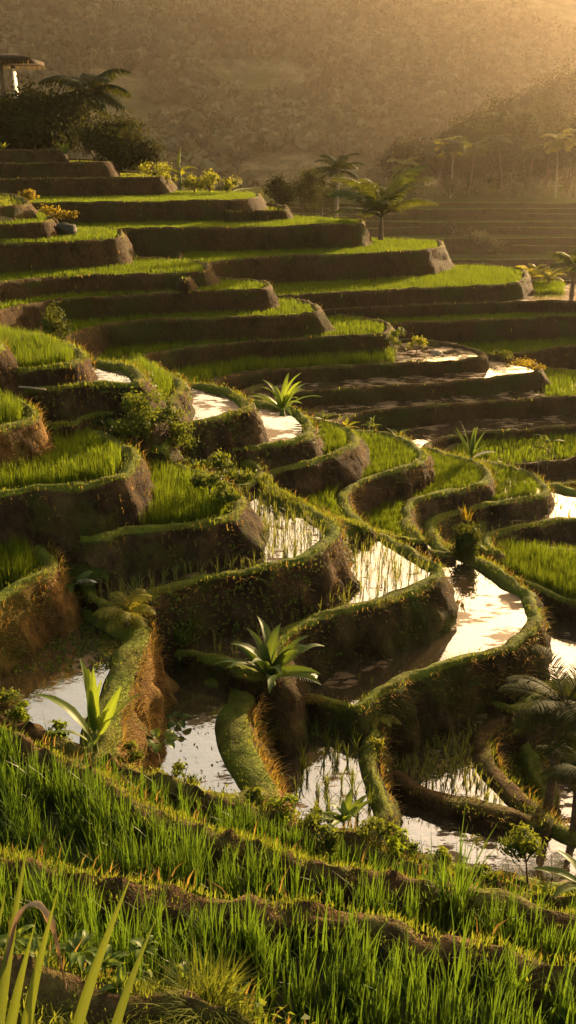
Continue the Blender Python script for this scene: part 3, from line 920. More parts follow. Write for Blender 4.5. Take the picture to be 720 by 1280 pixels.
b = blades(P, RNG.uniform(.04, .14, 5200), RNG.uniform(.008, .016, 5200), RNG.uniform(0, 2 * PI, 5200), np.abs(RNG.normal(.5, .35, 5200)), 2)
fr.add(b[0], b[1], None, b[2])
tag(fr.build('grass', M['bank_grass']), 'low yellow green grass fringing all the bunds and terrace lips', 'grass', None, 'stuff')
tag(sg.build('dry_grass', M['straw']), 'dry straw coloured grass hanging on the earth banks', 'grass', None, 'stuff')
tag(wd_.build('ground_cover', M['weed']), 'leafy weeds creeping over the terrace banks', 'weeds', None, 'stuff')


# rice seedlings standing in the flooded paddies
def seedlings(key, cond, row, gap, nb, h, w, mat='seedling', jit=.05, ang=0.0, label=None, name='rice_seedlings'):
    rec = [r for r in TER if r['key'] == key][0]
    x0, x1, y0, y1 = rec['bb']
    c, s = math.cos(ang), math.sin(ang)
    R = max(x1 - x0, y1 - y0)
    gx, gy = np.meshgrid(np.arange(-R, R, row), np.arange(-R, R, gap))
    gx, gy = gx.ravel(), gy.ravel()
    X = (x0 + x1) / 2 + gx * c - gy * s + RNG.normal(0, jit, len(gx))
    Y = (y0 + y1) / 2 + gx * s + gy * c + RNG.normal(0, jit, len(gx))
    P = np.column_stack([X, Y, np.full(len(X), rec['fz'] - .02)])
    P = P[inframe(P)]
    P = P[inside(P[:, 0], P[:, 1], rec['inn'])]
    P = P[~blocked(P, rec)]
    u, v, _ = proj(P)
    P = P[cond(u, v) & (RNG.random(len(u)) > .12)]
    PP = np.repeat(P, nb, 0)
    n = len(PP)
    PP[:, :2] += RNG.normal(size=(n, 2)) * .015
    b = blades(PP, RNG.uniform(.6, 1.15, n) * h, np.full(n, w), RNG.uniform(0, 2 * PI, n), np.abs(RNG.normal(.3, .2, n)), 2)
    g = G()
    g.add(b[0], b[1], None, b[2])
    o = g.build(name, M[mat])
    tag(o, label or ('thin rice seedlings standing in rows in ' + key), 'rice seedlings', None, 'stuff')


every = lambda u, v: u > -999
seedlings('the middle seedling pool with the shrubby bank', every, .24, .11, 6, .36, .014, ang=.35)
seedlings('the lower seedling pool beside the long dyke', lambda u, v: RNG.random(len(u)) < np.where(u > 350, 1, .45), .27, .12, 5, .36, .013, ang=.35)
seedlings('the dense seedling pool inside the curved bund', every, .17, .1, 5, .28, .02, ang=.6)
seedlings('the speckled paddy at the right edge', every, .34, .24, 5, .16, .02)
seedlings('the long pink pool along the foreground', lambda u, v: RNG.random(len(u)) < .1, .2, .3, 3, .06, .012)
seedlings('the floating weed pool in front of the broad leaf plant', lambda u, v: (u > 370) & (v > 900), .27, .3, 11, .42, .018, 'weed', .1)
seedlings('the curved pool with the row of stones', lambda u, v: (u < 262 + (v - 860) * .12) & (u > 215), .22, .17, 3, .05, .025, 'shrub', .03, .2)
seedlings('the large bright pool with brown weed patches', lambda u, v: (RNG.random(len(u)) < .25) & (u < 470), .3, .2, 4, .16, .012, 'weed', .08)
seedlings('the narrow pool behind the foreground banana plant', lambda u, v: v < 842, .11, .1, 4, .07, .04, 'weed', .04, label='mat of small water weeds on the narrow shaded pool', name='water_weeds')


# ------------------------------------------------------------------ ground, far terraces, hill
def grid(xs, ys, fz, name, mat, label, cat):
    X, Y = np.meshgrid(xs, ys)
    Z = fz(X.ravel(), Y.ravel())
    V = np.column_stack([X.ravel(), Y.ravel(), Z])
    nx, ny = len(xs), len(ys)
    i, j = np.meshgrid(np.arange(nx - 1), np.arange(ny - 1))
    a = (j * nx + i).ravel()
    Q = np.stack([a, a + 1, a + nx + 1, a + nx], 1)
    o = mk(name, V, Q, None, mat, smooth=True)
    return tag(o, label, cat, None, 'structure')


def ground_z(x, y):
    z = np.interp(y, [-30, 0, 5, 9, 14, 30, 45, 90, 150, 260, 380, 600], [-3.4, -5.6, -8.0, -10.5, -12.2, -12.6, -12.6, -21.0, -27.0, -19.5, -20.0, -24.0])
    return z + fbm(np.column_stack([x * .05, y * .05, 0 * x]), 3) * .4


grid(np.linspace(-700, 820, 190), np.concatenate([np.linspace(-60, 60, 60), np.linspace(64, 1180, 120)]), ground_z, 'ground', M['ground'], 'dark valley ground under and between the terraces', 'ground')

FV = [254, 260, 267.5, 276, 285, 296, 308, 322, 338]
FD = [160, 156.6, 153.4, 149.8, 145.8, 141.8, 137.5, 132.8, 128]
farz = []
for k, (v_, D_k) in enumerate(zip(FV, FD)):
    w = k * 3.1
    names = ['topmost', 'second', 'third', 'fourth', 'fifth', 'sixth', 'seventh', 'eighth', 'ninth']
    A('the %s hazy step across the valley' % names[k], zf(v_, D_k), [(330 + 6 * k, D_k + 4), (450, D_k + 2.2 * math.sin(w)), (540, D_k + 2.8 * math.sin(w + 1)), (620, D_k + 2.2 * math.sin(w + 2.2)), (720, D_k + 2.4 * math.sin(w + 3)), (860, D_k), (1000, D_k), (1000, D_k + (60 if k == 0 else 14)), (330, D_k + (60 if k == 0 else 14))],
      'grass', 'D', rh=.3, wall='wall_far', H=6, batter=.3, bw=.3, disp=.4, sp=1.2, fuzz=.15, straw=.1)


def hill_raw(x, y):
    s = np.clip((y - 370 - .05 * x) / 640.0, 0, 1.15)
    z = -22 + 203 * s ** 1.12
    z = z + fbm(np.column_stack([x * .004, y * .004, 0 * x + 2]), 4) * 44 * np.clip(s * 3, 0, 1) * np.clip(2.2 - 2 * s, 0, 1)
    # right shoulder that carries the big round tree
    z = z + 21 * np.exp(-((x - 118) / 70) ** 2 - ((y - 355) / 70) ** 2)
    return z


def hill_mask(x, y):
    g2 = lambda cx, cy, rx, ry, a=1.0: a * np.exp(-((x - cx) / rx) ** 2 - ((y - cy) / ry) ** 2)
    return g2(-205, 800, 45, 130) + g2(48, 930, 60, 60, .9) + g2(10, 420, 42, 45) + g2(-110, 520, 55, 40, .8) + g2(-20, 640, 40, 30, .8)


def hill_z(x, y):
    z = hill_raw(x, y)
    m = np.clip((hill_mask(x, y) - .35) * 4, 0, 1)
    st = 3.6
    q = z / st
    fq = q - np.floor(q)
    zt = (np.floor(q) + np.clip((fq - .7) / .3, 0, 1)) * st
    return z * (1 - m) + zt * m


grid(np.linspace(-640, 760, 330), np.concatenate([np.arange(236, 340, 4), np.arange(340, 1010, 2.6), np.linspace(1015, 1150, 16)]), hill_z, 'hill', M['hill'], 'hazy wooded hillside rising across the valley behind the terraces', 'hillside')


def crown_pts(c, r, n, squash=.8, clumps=9, spread=.42):
    d = RNG.normal(size=(clumps, 3))
    d[:, 2] *= .8
    d /= np.linalg.norm(d, axis=1)[:, None]
    cc = d * RNG.uniform(.4, 1.0, (clumps, 1)) * r
    cc[:, 2] *= squash
    k = RNG.integers(0, clumps, n)
    p = cc[k] + RNG.normal(size=(n, 3)) * r * spread * RNG.uniform(.4, .8, (clumps, 1))[k]
    return p + np.asarray(c), k


# far-off wood on the hillside: one mass
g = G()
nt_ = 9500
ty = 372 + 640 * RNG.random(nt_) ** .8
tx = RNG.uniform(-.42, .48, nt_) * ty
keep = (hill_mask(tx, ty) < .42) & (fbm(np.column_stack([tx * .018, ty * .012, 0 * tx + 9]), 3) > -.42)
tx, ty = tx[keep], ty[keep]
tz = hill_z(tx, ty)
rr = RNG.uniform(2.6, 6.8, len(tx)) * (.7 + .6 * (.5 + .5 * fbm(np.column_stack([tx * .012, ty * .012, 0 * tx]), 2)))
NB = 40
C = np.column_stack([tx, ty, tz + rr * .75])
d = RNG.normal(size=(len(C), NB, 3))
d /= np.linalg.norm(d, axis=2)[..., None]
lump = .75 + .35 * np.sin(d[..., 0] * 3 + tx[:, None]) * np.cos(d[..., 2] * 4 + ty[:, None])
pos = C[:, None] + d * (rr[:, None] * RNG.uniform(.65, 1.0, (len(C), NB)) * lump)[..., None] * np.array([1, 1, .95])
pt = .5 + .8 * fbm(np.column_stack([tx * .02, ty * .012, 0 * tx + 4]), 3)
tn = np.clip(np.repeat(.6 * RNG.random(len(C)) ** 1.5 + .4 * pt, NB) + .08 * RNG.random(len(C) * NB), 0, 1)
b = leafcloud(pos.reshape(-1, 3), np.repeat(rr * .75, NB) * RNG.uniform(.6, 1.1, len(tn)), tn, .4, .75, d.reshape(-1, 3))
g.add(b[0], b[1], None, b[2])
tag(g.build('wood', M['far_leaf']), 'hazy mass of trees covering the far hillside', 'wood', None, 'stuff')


# ------------------------------------------------------------------ plants
def frond_geo(Lf, droop, nl, leaflen, lw, arch=.9, hang=.45, rach=.012):
    """a feather leaf along +x from the origin, rising then drooping; returns leaflet and midrib geometry"""
    s = np.linspace(0, 1, 13)
    ang = arch - (arch + droop) * s ** 1.15
    dx, dz = np.cos(ang), np.sin(ang)
    st = Lf / 12
    X = np.concatenate([[0], np.cumsum(dx[:-1] * st)])
    Z = np.concatenate([[0], np.cumsum(dz[:-1] * st)])
    path = np.column_stack([X, np.zeros(13), Z])
    g = G()
    tv, tq, tt = tube(path, np.linspace(rach, rach * .25, 13), 4)
    g.add(tv, tq, tt, .9)
    t = np.linspace(.13, .99, nl)
    for sd in (-1, 1):
        tj = np.clip(t + RNG.normal(0, .006, nl), .1, 1)
        bx = np.interp(tj, s, X)
        bz = np.interp(tj, s, Z)
        an = np.interp(tj, s, ang)
        ll = leaflen * (np.sin(PI * np.clip(tj * .86 + .12, 0, 1)) ** .6) * RNG.uniform(.85, 1.1, nl)
        fw = .55 + .5 * tj
        hg = hang * RNG.uniform(.6, 1.4, nl)
        d1 = np.column_stack([np.cos(an) * fw, sd * np.ones(nl), np.sin(an) * fw + .12])
        d1 /= np.linalg.norm(d1, axis=1)[:, None]
        d2 = d1 + np.array([0, 0, -1.0]) * hg[:, None] * 1.6
        d2 /= np.linalg.norm(d2, axis=1)[:, None]
        b0 = np.column_stack([bx, np.zeros(nl), bz])
        m = b0 + d1 * (ll * .5)[:, None]
        e = m + d2 * (ll * .55)[:, None]
        tang = np.column_stack([np.cos(an), np.zeros(nl), np.sin(an)])
        w = (lw * np.ones(nl))[:, None]
        V = np.stack([b0 - tang * w * .35, b0 + tang * w * .35, m + tang * w * .5, m - tang * w * .5, e + tang * w * .08, e - tang * w * .08], 1)
        i = (np.arange(nl) * 6)[:, None]
        Q = np.concatenate([i + np.array([0, 1, 2, 3]), i + np.array([3, 2, 4, 5])])
        g.add(V.reshape(-1, 3), Q, None, np.repeat(RNG.random(nl), 6))
    return g


def rot(V, yaw, pitch=0, roll=0):
    cy, sy = math.cos(yaw), math.sin(yaw)
    cp, sp = math.cos(pitch), math.sin(pitch)
    cr, sr = math.cos(roll), math.sin(roll)
    Rx = np.array([[1, 0, 0], [0, cr, -sr], [0, sr, cr]])
    Ry = np.array([[cp, 0, sp], [0, 1, 0], [-sp, 0, cp]])
    Rz = np.array([[cy, -sy, 0], [sy, cy, 0], [0, 0, 1]])
    return V @ (Rz @ Ry @ Rx).T


def palm(label, base, h, Lf, nf, lean=(0, 0), tr=.09, mat='palm', bark='trunk', nl=26, leaflen=None, lw=.035, group=None, parts=True, arch=(.1, 1.25), droop=(.35, 1.1), name='palm_tree', yaw0=None, bark_top=.65, hang=.45):
    t = thing(name, label, 'palm', base, 0, group)
    s = np.linspace(0, 1, 9)
    path = np.column_stack([lean[0] * s ** 1.6, lean[1] * s ** 1.6, -.15 + (h + .15) * s])
    if h > .05:
        rings = tr * (1.25 - (1.25 - bark_top) * s ** .6)
        tv, tq, tt = tube(path, rings, 9)
        tv[:-1] *= 1
        mk('trunk', tv, tq, tt, M[bark], None, t, smooth=True)
    top = path[-1]
    gg = G()
    for i in range(nf):
        a = (yaw0 or 0) + 2 * PI * i / nf * 2.618 + RNG.normal(0, .12)
        q = i / max(1, nf - 1)
        ar = arch[1] + (arch[0] - arch[1]) * q + RNG.normal(0, .07)
        dr = droop[0] + (droop[1] - droop[0]) * q
        fg = frond_geo(Lf * RNG.uniform(.85, 1.08) * (.8 + .2 * math.sin(PI * min(1, q + .25))), dr, nl, leaflen or Lf * .3, lw, ar, hang, rach=max(.006, Lf * .009))
        V = rot(np.concatenate(fg.V), a, 0, RNG.normal(0, .25)) + top
        Q, T_, ti = np.concatenate(fg.Q), np.concatenate(fg.T), np.concatenate(fg.t)
        if parts:
            mk('frond', V, Q, T_, M[mat], ti, t)
        else:
            gg.add(V, Q, T_, ti)
    if not parts:
        gg.build('crown', M[mat], t)
    return t


def leaf_geo(Lf, W, arch, droop, fold=.5, nseg=12, petiole=.18, tip=1.0, twist=0, curl=1.15):
    """a broad leaf along +x: stalk, midrib fold, drooping tip"""
    s = np.linspace(0, 1, nseg + 1)
    ang = arch - (arch + droop) * s ** curl
    st = Lf / nseg
    X = np.concatenate([[0], np.cumsum(np.cos(ang)[:-1] * st)])
    Z = np.concatenate([[0], np.cumsum(np.sin(ang)[:-1] * st)])
    wq = np.clip((s - petiole) / (1 - petiole), 0, 1)
    w = W * np.sin(PI * wq ** .75) ** .7 * .5 * (1 - .15 * wq) + W * .03 * (1 - s)
    w[-1] = W * .01
    V = []
    for i in range(nseg + 1):
        nx, nz = -math.sin(ang[i]), math.cos(ang[i])
        for j, o in enumerate((-1, -.5, 0, .5, 1)):
            lift = abs(o) * fold - .35 * fold * o * o
            rip = .06 * math.sin(i * 2.1 + (0 if o > 0 else 1.3)) * abs(o) * 1.2
            V.append([X[i] + nx * w[i] * (lift + rip), o * w[i] * math.cos(fold * .6), Z[i] + nz * w[i] * (lift + rip)])
    V = np.array(V)
    Q = [[i * 5 + j, i * 5 + j + 1, (i + 1) * 5 + j + 1, (i + 1) * 5 + j] for i in range(nseg) for j in range(4)]
    return V, np.array(Q)


def leafplant(label, base, leaves, mat, name='banana_plant', cat='plant', stem=None, group=None, W=.2, parts=True, stem_r=.03, fold=.5, petiole=.18, curl=1.15):
    """leaves: (yaw, length, arch, droop, width factor, start height)"""
    t = thing(name, label, cat, base, 0, group)
    if stem:
        s = np.linspace(0, 1, 6)
        tv, tq, tt = tube(np.column_stack([0 * s, 0 * s, -.08 + (stem + .08) * s]), stem_r * (1.15 - .5 * s), 8)
        mk('stem', tv, tq, tt, M['stem'], None, t, smooth=True)
    for lf in leaves:
        yaw, Lf, ar, dr, wf, zz = lf[:6]
        m = lf[6] if len(lf) > 6 else mat
        V, Q = leaf_geo(Lf, W * wf, ar, dr, fold, petiole=petiole, curl=curl)
        V = rot(V, yaw, 0, RNG.normal(0, .2)) + np.array([0, 0, zz])
        tn = RNG.uniform(.1, .6) + np.tile([0, .08, .4, .05, 0], len(V) // 5) + .25 * np.clip(np.repeat(np.arange(len(V) // 5), 5) / (len(V) / 5) - .7, 0, 1) + RNG.normal(0, .07, len(V))
        o = mk('leaf', V, Q, None, M[m], np.clip(tn, 0, 1), t, smooth=True)
        if len(lf) > 7:
            o['label'] = lf[7]
    return t


def shrub(label, base, r, h, n, leaf, mat='shrub', name='shrub', cat='shrub', group=None, stem=None, clumps=8, trunk_r=.02, spread=.42, bark='trunk', lean=0.0, aspect=.5):
    t = thing(name, label, cat, base, 0, group)
    st = stem if stem is not None else h * .25
    s = np.linspace(0, 1, 6)
    g = G()
    tv, tq, tt = tube(np.column_stack([lean * s, 0 * s, -.1 + (st + h * .3 + .1) * s]), trunk_r * (1.2 - .7 * s), 7)
    g.add(tv, tq, tt)
    for k in range(5):
        a = RNG.uniform(0, 2 * PI)
        e = np.array([math.cos(a) * r * .6 + lean, math.sin(a) * r * .6, st + h * RNG.uniform(.4, .8)])
        b0 = np.array([lean * .7, 0, st * .8])
        mid = (b0 + e) / 2 + np.array([0, 0, .08 * h])
        tv, tq, tt = tube(np.array([b0, mid, e]), [trunk_r * .6, trunk_r * .4, trunk_r * .15], 5)
        g.add(tv, tq, tt)
    g.build('stem' if r < .9 else 'trunk', M[bark], t)
    p, k = crown_pts((lean, 0, st + h * .5), 1.0, n, 1.0, clumps, spread)
    c0 = np.array([lean, 0, st + h * .5])
    p = (p - c0) * np.array([r, r, h * .5]) + c0
    p[:, 2] = np.maximum(p[:, 2], .02)
    ti = np.clip(RNG.random(clumps)[k] * .6 + .4 * RNG.random(n), 0, 1)
    b = leafcloud(p, leaf * RNG.uniform(.6, 1.2, n), ti, .5, aspect, (p - c0) / np.array([r, r, h]))
    g2 = G()
    g2.add(b[0], b[1], None, b[2])
    g2.build('foliage' if r < .9 else 'crown', M[mat], t)
    return t


def tuft(label, base, n, h, w, mat, name='grass_tuft', cat='grass tuft', spread=.05, lean=.4, nseg=5, group=None):
    P = np.column_stack([RNG.normal(0, spread, n), RNG.normal(0, spread, n), np.zeros(n) - .03])
    yaw = np.arctan2(P[:, 1], P[:, 0]) + RNG.normal(0, .6, n)
    b = blades(P, h * RNG.uniform(.5, 1.15, n), w * RNG.uniform(.7, 1.2, n), yaw, np.abs(RNG.normal(lean, .25, n)), nseg)
    o = mk(name, b[0], b[1], None, M[mat], b[2])
    o.location = [float(c) for c in base]
    tag(o, label, cat, group)
    return o


def fern(label, base, nf, Lf, mat='weed', name='fern', cat='fern', group=None, arch=(.5, 1.2), droop=(.3, .8), nl=14):
    t = thing(name, label, cat, base, 0, group)
    for i in range(nf):
        a = 2 * PI * i / nf + RNG.normal(0, .25)
        fg = frond_geo(Lf * RNG.uniform(.75, 1.1), RNG.uniform(*droop), nl, Lf * .24, Lf * .05, RNG.uniform(*arch), .3, Lf * .008)
        mk('frond', rot(np.concatenate(fg.V), a, 0, RNG.normal(0, .2)), np.concatenate(fg.Q), np.concatenate(fg.T), M[mat], np.concatenate(fg.t), t)
    return t


# --- far palm grove across the valley
gp = [(508, 208, 252, 138, 'hazy palm at the open end of the far grove'), (545, 183, 245, 136, 'hazy palm with a lit crown, second in the far grove'),
      (563, 182, 247, 133, 'hazy palm with a slim pale trunk in the far grove front'), (587, 186, 244, 140, 'smaller hazy palm in the middle of the far grove front'),
      (611, 148, 215, 158, 'tall hazy palm standing above the far grove, nearer its middle'), (645, 146, 212, 160, 'tall hazy palm above the far grove beside the round tree'),
      (627, 178, 244, 146, 'hazy palm half hidden in the middle of the grove'), (664, 158, 220, 156, 'hazy palm just under the big round tree'),
      (694, 178, 247, 132, 'bright crowned palm with the longest bare trunk in the grove'), (716, 172, 246, 136, 'bright crowned palm cut by the picture edge in the grove'),
      (660, 190, 245, 142, 'dim hazy palm between the two bright crowned ones'), (530, 196, 246, 142, 'dim hazy palm behind the open end of the grove')]
for i, (u, vt, vb, D, lab) in enumerate(gp):
    D *= 1.3
    b = atd(u, vb, D)
    tz_ = atd(u, vt, D)[2]
    palm(lab, b, tz_ - b[2], 3.1 + 1.0 * RNG.random(), 19, (RNG.normal(0, .9), 0), .15, 'palm_gold_lit' if i in (0, 1, 8, 9) else 'palm', 'trunk_pale' if i in (2, 8) else 'trunk', 24, 1.15, .24, 'palms of the far grove', False, (-.5, 1.25), (.5, 1.1))  # sunlit crowns painted with the golden leaf colour
# undergrowth trees of the grove
gt = [(498, 252, 142, 3.2), (520, 250, 150, 3.6), (552, 250, 148, 3.4), (580, 249, 150, 3.8), (604, 247, 150, 4.2), (632, 246, 155, 4.4), (655, 246, 152, 4.0), (680, 246, 150, 4.4), (708, 247, 148, 4.2), (735, 246, 150, 4.6), (615, 220, 170, 4.5), (665, 214, 172, 4.6), (708, 222, 168, 4.6), (570, 226, 168, 4.2)]
gl = ['low bushy tree at the open end of the hazy grove', 'bushy tree beside the grove end, second from the open side', 'bushy tree behind the palm with the slim pale trunk', 'rounded tree behind the smaller grove palm', 'wide bushy tree in the middle of the far grove', 'wide tree under the tall grove palms', 'dense tree behind the dim grove palm', 'dense tree beside the bright crowned palm', 'dense tree behind the bright crowned palm at the edge', 'outermost bushy tree of the grove, cut by the picture edge', 'upper tree at the foot of the tallest grove palm', 'upper tree under the big round tree', 'upper tree on the slope beside the round tree', 'upper tree over the middle of the grove front']
for (u, v, D, r), lab in zip(gt, gl):
    D, r = D * 1.3, r * 1.4
    b = atd(u, v, D)
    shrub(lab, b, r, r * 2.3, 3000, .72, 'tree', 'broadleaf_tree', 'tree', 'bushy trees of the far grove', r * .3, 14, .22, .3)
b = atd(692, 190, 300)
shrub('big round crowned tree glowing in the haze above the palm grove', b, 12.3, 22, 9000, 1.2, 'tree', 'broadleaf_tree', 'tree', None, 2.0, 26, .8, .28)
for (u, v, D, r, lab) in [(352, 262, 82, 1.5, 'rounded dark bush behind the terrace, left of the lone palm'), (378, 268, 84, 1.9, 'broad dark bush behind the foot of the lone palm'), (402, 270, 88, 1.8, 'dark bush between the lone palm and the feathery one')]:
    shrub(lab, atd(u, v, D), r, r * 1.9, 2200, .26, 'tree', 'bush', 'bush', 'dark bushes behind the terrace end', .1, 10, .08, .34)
# bush band on the hazy steps
for k, (u, v, D) in enumerate([(566, 292, 143), (580, 298, 141), (594, 304, 139), (606, 311, 136), (617, 318, 134)]):
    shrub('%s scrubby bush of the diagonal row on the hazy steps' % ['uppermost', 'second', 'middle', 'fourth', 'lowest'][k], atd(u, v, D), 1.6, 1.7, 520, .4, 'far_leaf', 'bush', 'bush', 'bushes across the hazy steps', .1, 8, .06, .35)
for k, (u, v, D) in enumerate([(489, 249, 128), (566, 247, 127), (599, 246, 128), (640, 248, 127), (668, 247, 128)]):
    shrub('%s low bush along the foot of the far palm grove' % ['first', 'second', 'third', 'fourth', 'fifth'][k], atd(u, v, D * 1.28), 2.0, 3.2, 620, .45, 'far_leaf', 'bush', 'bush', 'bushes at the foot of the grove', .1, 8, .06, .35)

# --- spur palms
b = atd(420, 276, 56)
palm('lone coconut palm with a pale trunk at the terrace end', b, atd(421, 214, 56)[2] - b[2], 1.9, 14, (.1, 0), .1, 'palm_dark', 'trunk_pale', 24, .5, .07, None, True, (-.2, 1.35), (.35, .8), hang=.5)
b = atd(476, 296, 50)
palm('feathery young palm with upright arching fronds at the terrace end', b, 1.0, 3.9, 15, (0, 0), .13, 'palm', 'trunk', 40, .75, .1, None, True, (.45, 1.5), (.0, .55), hang=.35)
b = atd(664, 352, 48)
palm('small golden palm at the sunlit tip, next to the water glint', b, .35, 1.0, 11, (0, 0), .06, 'palm_gold_lit', 'trunk', 20, .32, .05, None, True, (.2, 1.3), (.3, .8))
b = atd(686, 355, 47)
palm('second small golden palm, nearer the large edge palm', b, .3, 1.0, 11, (0, 0), .06, 'palm_gold_lit', 'trunk', 20, .32, .05, None, True, (.2, 1.3), (.3, .8))
b = atd(715, 365, 44)
palm('larger dark palm at the picture edge above the water glint', b, 1.2, 1.6, 14, (0, 0), .1, 'palm', 'trunk', 26, .5, .05, None, True, (0, 1.2), (.3, .9))

# --- trees, hut and shrubs at the top left
b = atd(112, 190, 70)
palm('tall dark palm with heavy drooping fronds behind the topmost step', b, atd(118, 116, 70)[2] - b[2], 3.8, 19, (.3, 0), .2, 'palm_dark', 'trunk', 30, 1.1, .16, None, True, (-.35, 1.05), (.4, .9), hang=.7)
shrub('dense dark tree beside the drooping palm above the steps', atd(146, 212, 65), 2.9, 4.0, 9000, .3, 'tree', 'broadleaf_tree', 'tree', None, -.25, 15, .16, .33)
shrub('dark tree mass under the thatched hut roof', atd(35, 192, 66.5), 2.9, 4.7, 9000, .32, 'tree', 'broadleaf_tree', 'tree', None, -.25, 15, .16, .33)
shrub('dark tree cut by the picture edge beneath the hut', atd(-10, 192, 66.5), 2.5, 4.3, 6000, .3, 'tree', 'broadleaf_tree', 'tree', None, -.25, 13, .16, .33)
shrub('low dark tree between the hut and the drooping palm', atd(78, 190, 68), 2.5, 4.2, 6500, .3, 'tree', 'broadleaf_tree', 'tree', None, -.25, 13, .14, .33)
# hut
hb = atd(4, 140, 70)
hut = thing('hut', 'thatched lookout hut with pale posts above the dark trees', 'hut', (hb[0], hb[1], hb[2] - 2.6))
g = G()
for x0 in (0,):
    V = np.array([[-4.2, -2.2, 5.95], [2.75, -2.2, 5.95], [2.75, 2.2, 5.95], [-4.2, 2.2, 5.95], [-3.4, -.5, 6.3], [1.6, -.5, 6.3], [1.6, .5, 6.3], [-3.4, .5, 6.3],
                  [-4.2, -2.2, 5.7], [2.75, -2.2, 5.7], [2.75, 2.2, 5.7], [-4.2, 2.2, 5.7]])
    Q = [[0, 1, 5, 4], [1, 2, 6, 5], [2, 3, 7, 6], [3, 0, 4, 7], [4, 5, 6, 7], [8, 9, 1, 0], [9, 10, 2, 1], [10, 11, 3, 2], [11, 8, 0, 3], [11, 10, 9, 8]]
    g.add(V, Q)
rf = g.build('roof', M['thatch'], hut)
gf = G()
n = 420
P = np.column_stack([RNG.uniform(-4.2, 2.75, n), np.where(RNG.random(n) < .5, -2.2, 2.2), np.full(n, 5.78)])
bl = blades(P, -RNG.uniform(.1, .35, n), np.full(n, .06), RNG.uniform(0, 6, n), RNG.uniform(0, .2, n), 1)
gf.add(bl[0], bl[1], None, bl[2])
gf.build('eaves_fringe', M['straw'], rf)
for (x, y, m) in ((.62, -1.5, 'wood'), (.62, 1.5, 'wood'), (-3, -1.5, 'wood'), (-3, 1.5, 'wood')):
    tv, tq, tt = tube([[x, y, 0], [x, y, 3], [x, y, 5.8]], [.16, .15, .14], 8)
    mk('post', tv, tq, tt, M[m], None, hut)
V, Q = box((-1.2, 0, 2.6), (4.6, 3.6, .18))
mk('floor', V, Q, None, M['wood'], None, hut)
g = G()
for z in (3.1, 3.5):
    V, Q = box((-1.2, -1.72, z), (3.6, .07, .07))
    g.add(V, Q)
g.build('railing', M['wood'], hut)
V, Q = box((1.25, -.6, 4.25), (.06, .9, 2.2))
mk('curtain', V, Q, None, M['white'], None, hut)

leafplant('pale green agave standing at the end of the topmost step', atd(81, 193, 61.5), [(RNG.uniform(0, 6.28), RNG.uniform(.6, 1.1), RNG.uniform(.9, 1.45), RNG.uniform(-.8, -.3), 1, 0) for _ in range(9)], 'banana', 'agave', 'plant', None, None, .2, fold=.6, petiole=0)
leafplant('small bright agave at the picture edge on the topmost step', atd(4, 187, 61), [(RNG.uniform(0, 6.28), RNG.uniform(.4, .75), RNG.uniform(.7, 1.4), RNG.uniform(-.6, -.2), 1, 0) for _ in range(8)], 'bright', 'agave', 'plant', None, None, .18, fold=.6, petiole=0)
leafplant('banana plant with one upright lit leaf on the skyline', atd(226, 236, 58), [(-.3, 1.5, 1.5, -1.35, 1.9, .9), (.1, 1.2, .7, .5, 1.4, .9), (2.8, 1.1, .8, .6, 1.4, .8), (.9, 1.2, .9, .3, 1.2, .8), (3.9, .9, .6, .5, 1.2, .8), (5.3, 1.0, .7, .6, 1.3, .7)], 'bright', 'banana_plant', 'plant', 1.0, None, .36, stem_r=.08)
for k, (u, v, D, r, h, lab) in enumerate([(190, 232, 60, .9, 1.4, 'sunlit bush beside the end of the dark tree'), (208, 236, 59, .8, 1.3, 'yellow green bush left of the banana plant'), (243, 240, 58, .8, .9, 'low sunlit bush right of the banana plant'), (262, 240, 58.5, .7, 1.5, 'taller airy sunlit bush on the skyline'), (284, 241, 58, .7, .8, 'last low sunlit bush before the strip end')]):
    shrub(lab, atd(u, v, D), r, h, 420, .2, 'bright', 'bush', 'bush', 'sunlit bushes on the high strip', .1, 9, .04, .32)

# rough end bushes on left spur, boulder, log, pole
for k, (u, v, z, r, lab) in enumerate([(34, 250, -2.5, .45, 'orange lit grassy clump on the uppermost knob'), (66, 270, -3.1, .5, 'golden clump above the dark boulder'), (84, 272, -3.2, .4, 'golden sprouting clump behind the dark boulder')]):
    shrub(lab, at(u, v + 4, z), r, r * 1.3, 260, .16, 'yellow', 'bush', 'bush', 'golden clumps on the left spur', .02, 7, .02, .35)
V, Q = rock_mesh(.46, 3)
o = mk('boulder', V, Q, None, M['stone'], smooth=True)
o.location = at(84, 296, -3.75)
o.location.z += .25
tag(o, 'dark rounded boulder on the ragged end of the left spur', 'boulder')
p0, p1 = at(230, 309, -4.35), at(293, 314, -4.5)
p0, p1 = atd(230, 308, 46.6), atd(293, 314, 46.2)
s = np.linspace(0, 1, 8)[:, None]
pp = p0 * (1 - s) + p1 * s
pp[:, 2] += .06 * np.sin(s[:, 0] * 5)
tv, tq, tt = tube(pp, [.05, .08, .09, .1, .11, .12, .13, .1], 8)
tag(mk('log', tv, tq, tt, M['wood'], smooth=True), 'fallen dark log leaning along a bare terrace wall', 'log')
p0, p1 = at(17, 483, -4.63), at(57, 487, -4.65)
tv, tq, tt = tube([p0, (p0 + p1) / 2 + np.array([0, 0, .01]), p1], [.02, .024, .02], 8)
tag(mk('bamboo_pole', tv, tq, tt, M['pale_stone'], smooth=True), 'pale bamboo pole lying on the bund below the bright rice field', 'pole')
V, Q = rock_mesh(.24, 8, 12, .45)  # pale stone shape drawn where the water glints
o = mk('glint_stone', V, Q, None, M['pale_stone'], smooth=True)
o.location = at(546, 441, -7.7)
tag(o, 'pale flat stone in place of the water glint on the puddled terrace tip', 'stone')

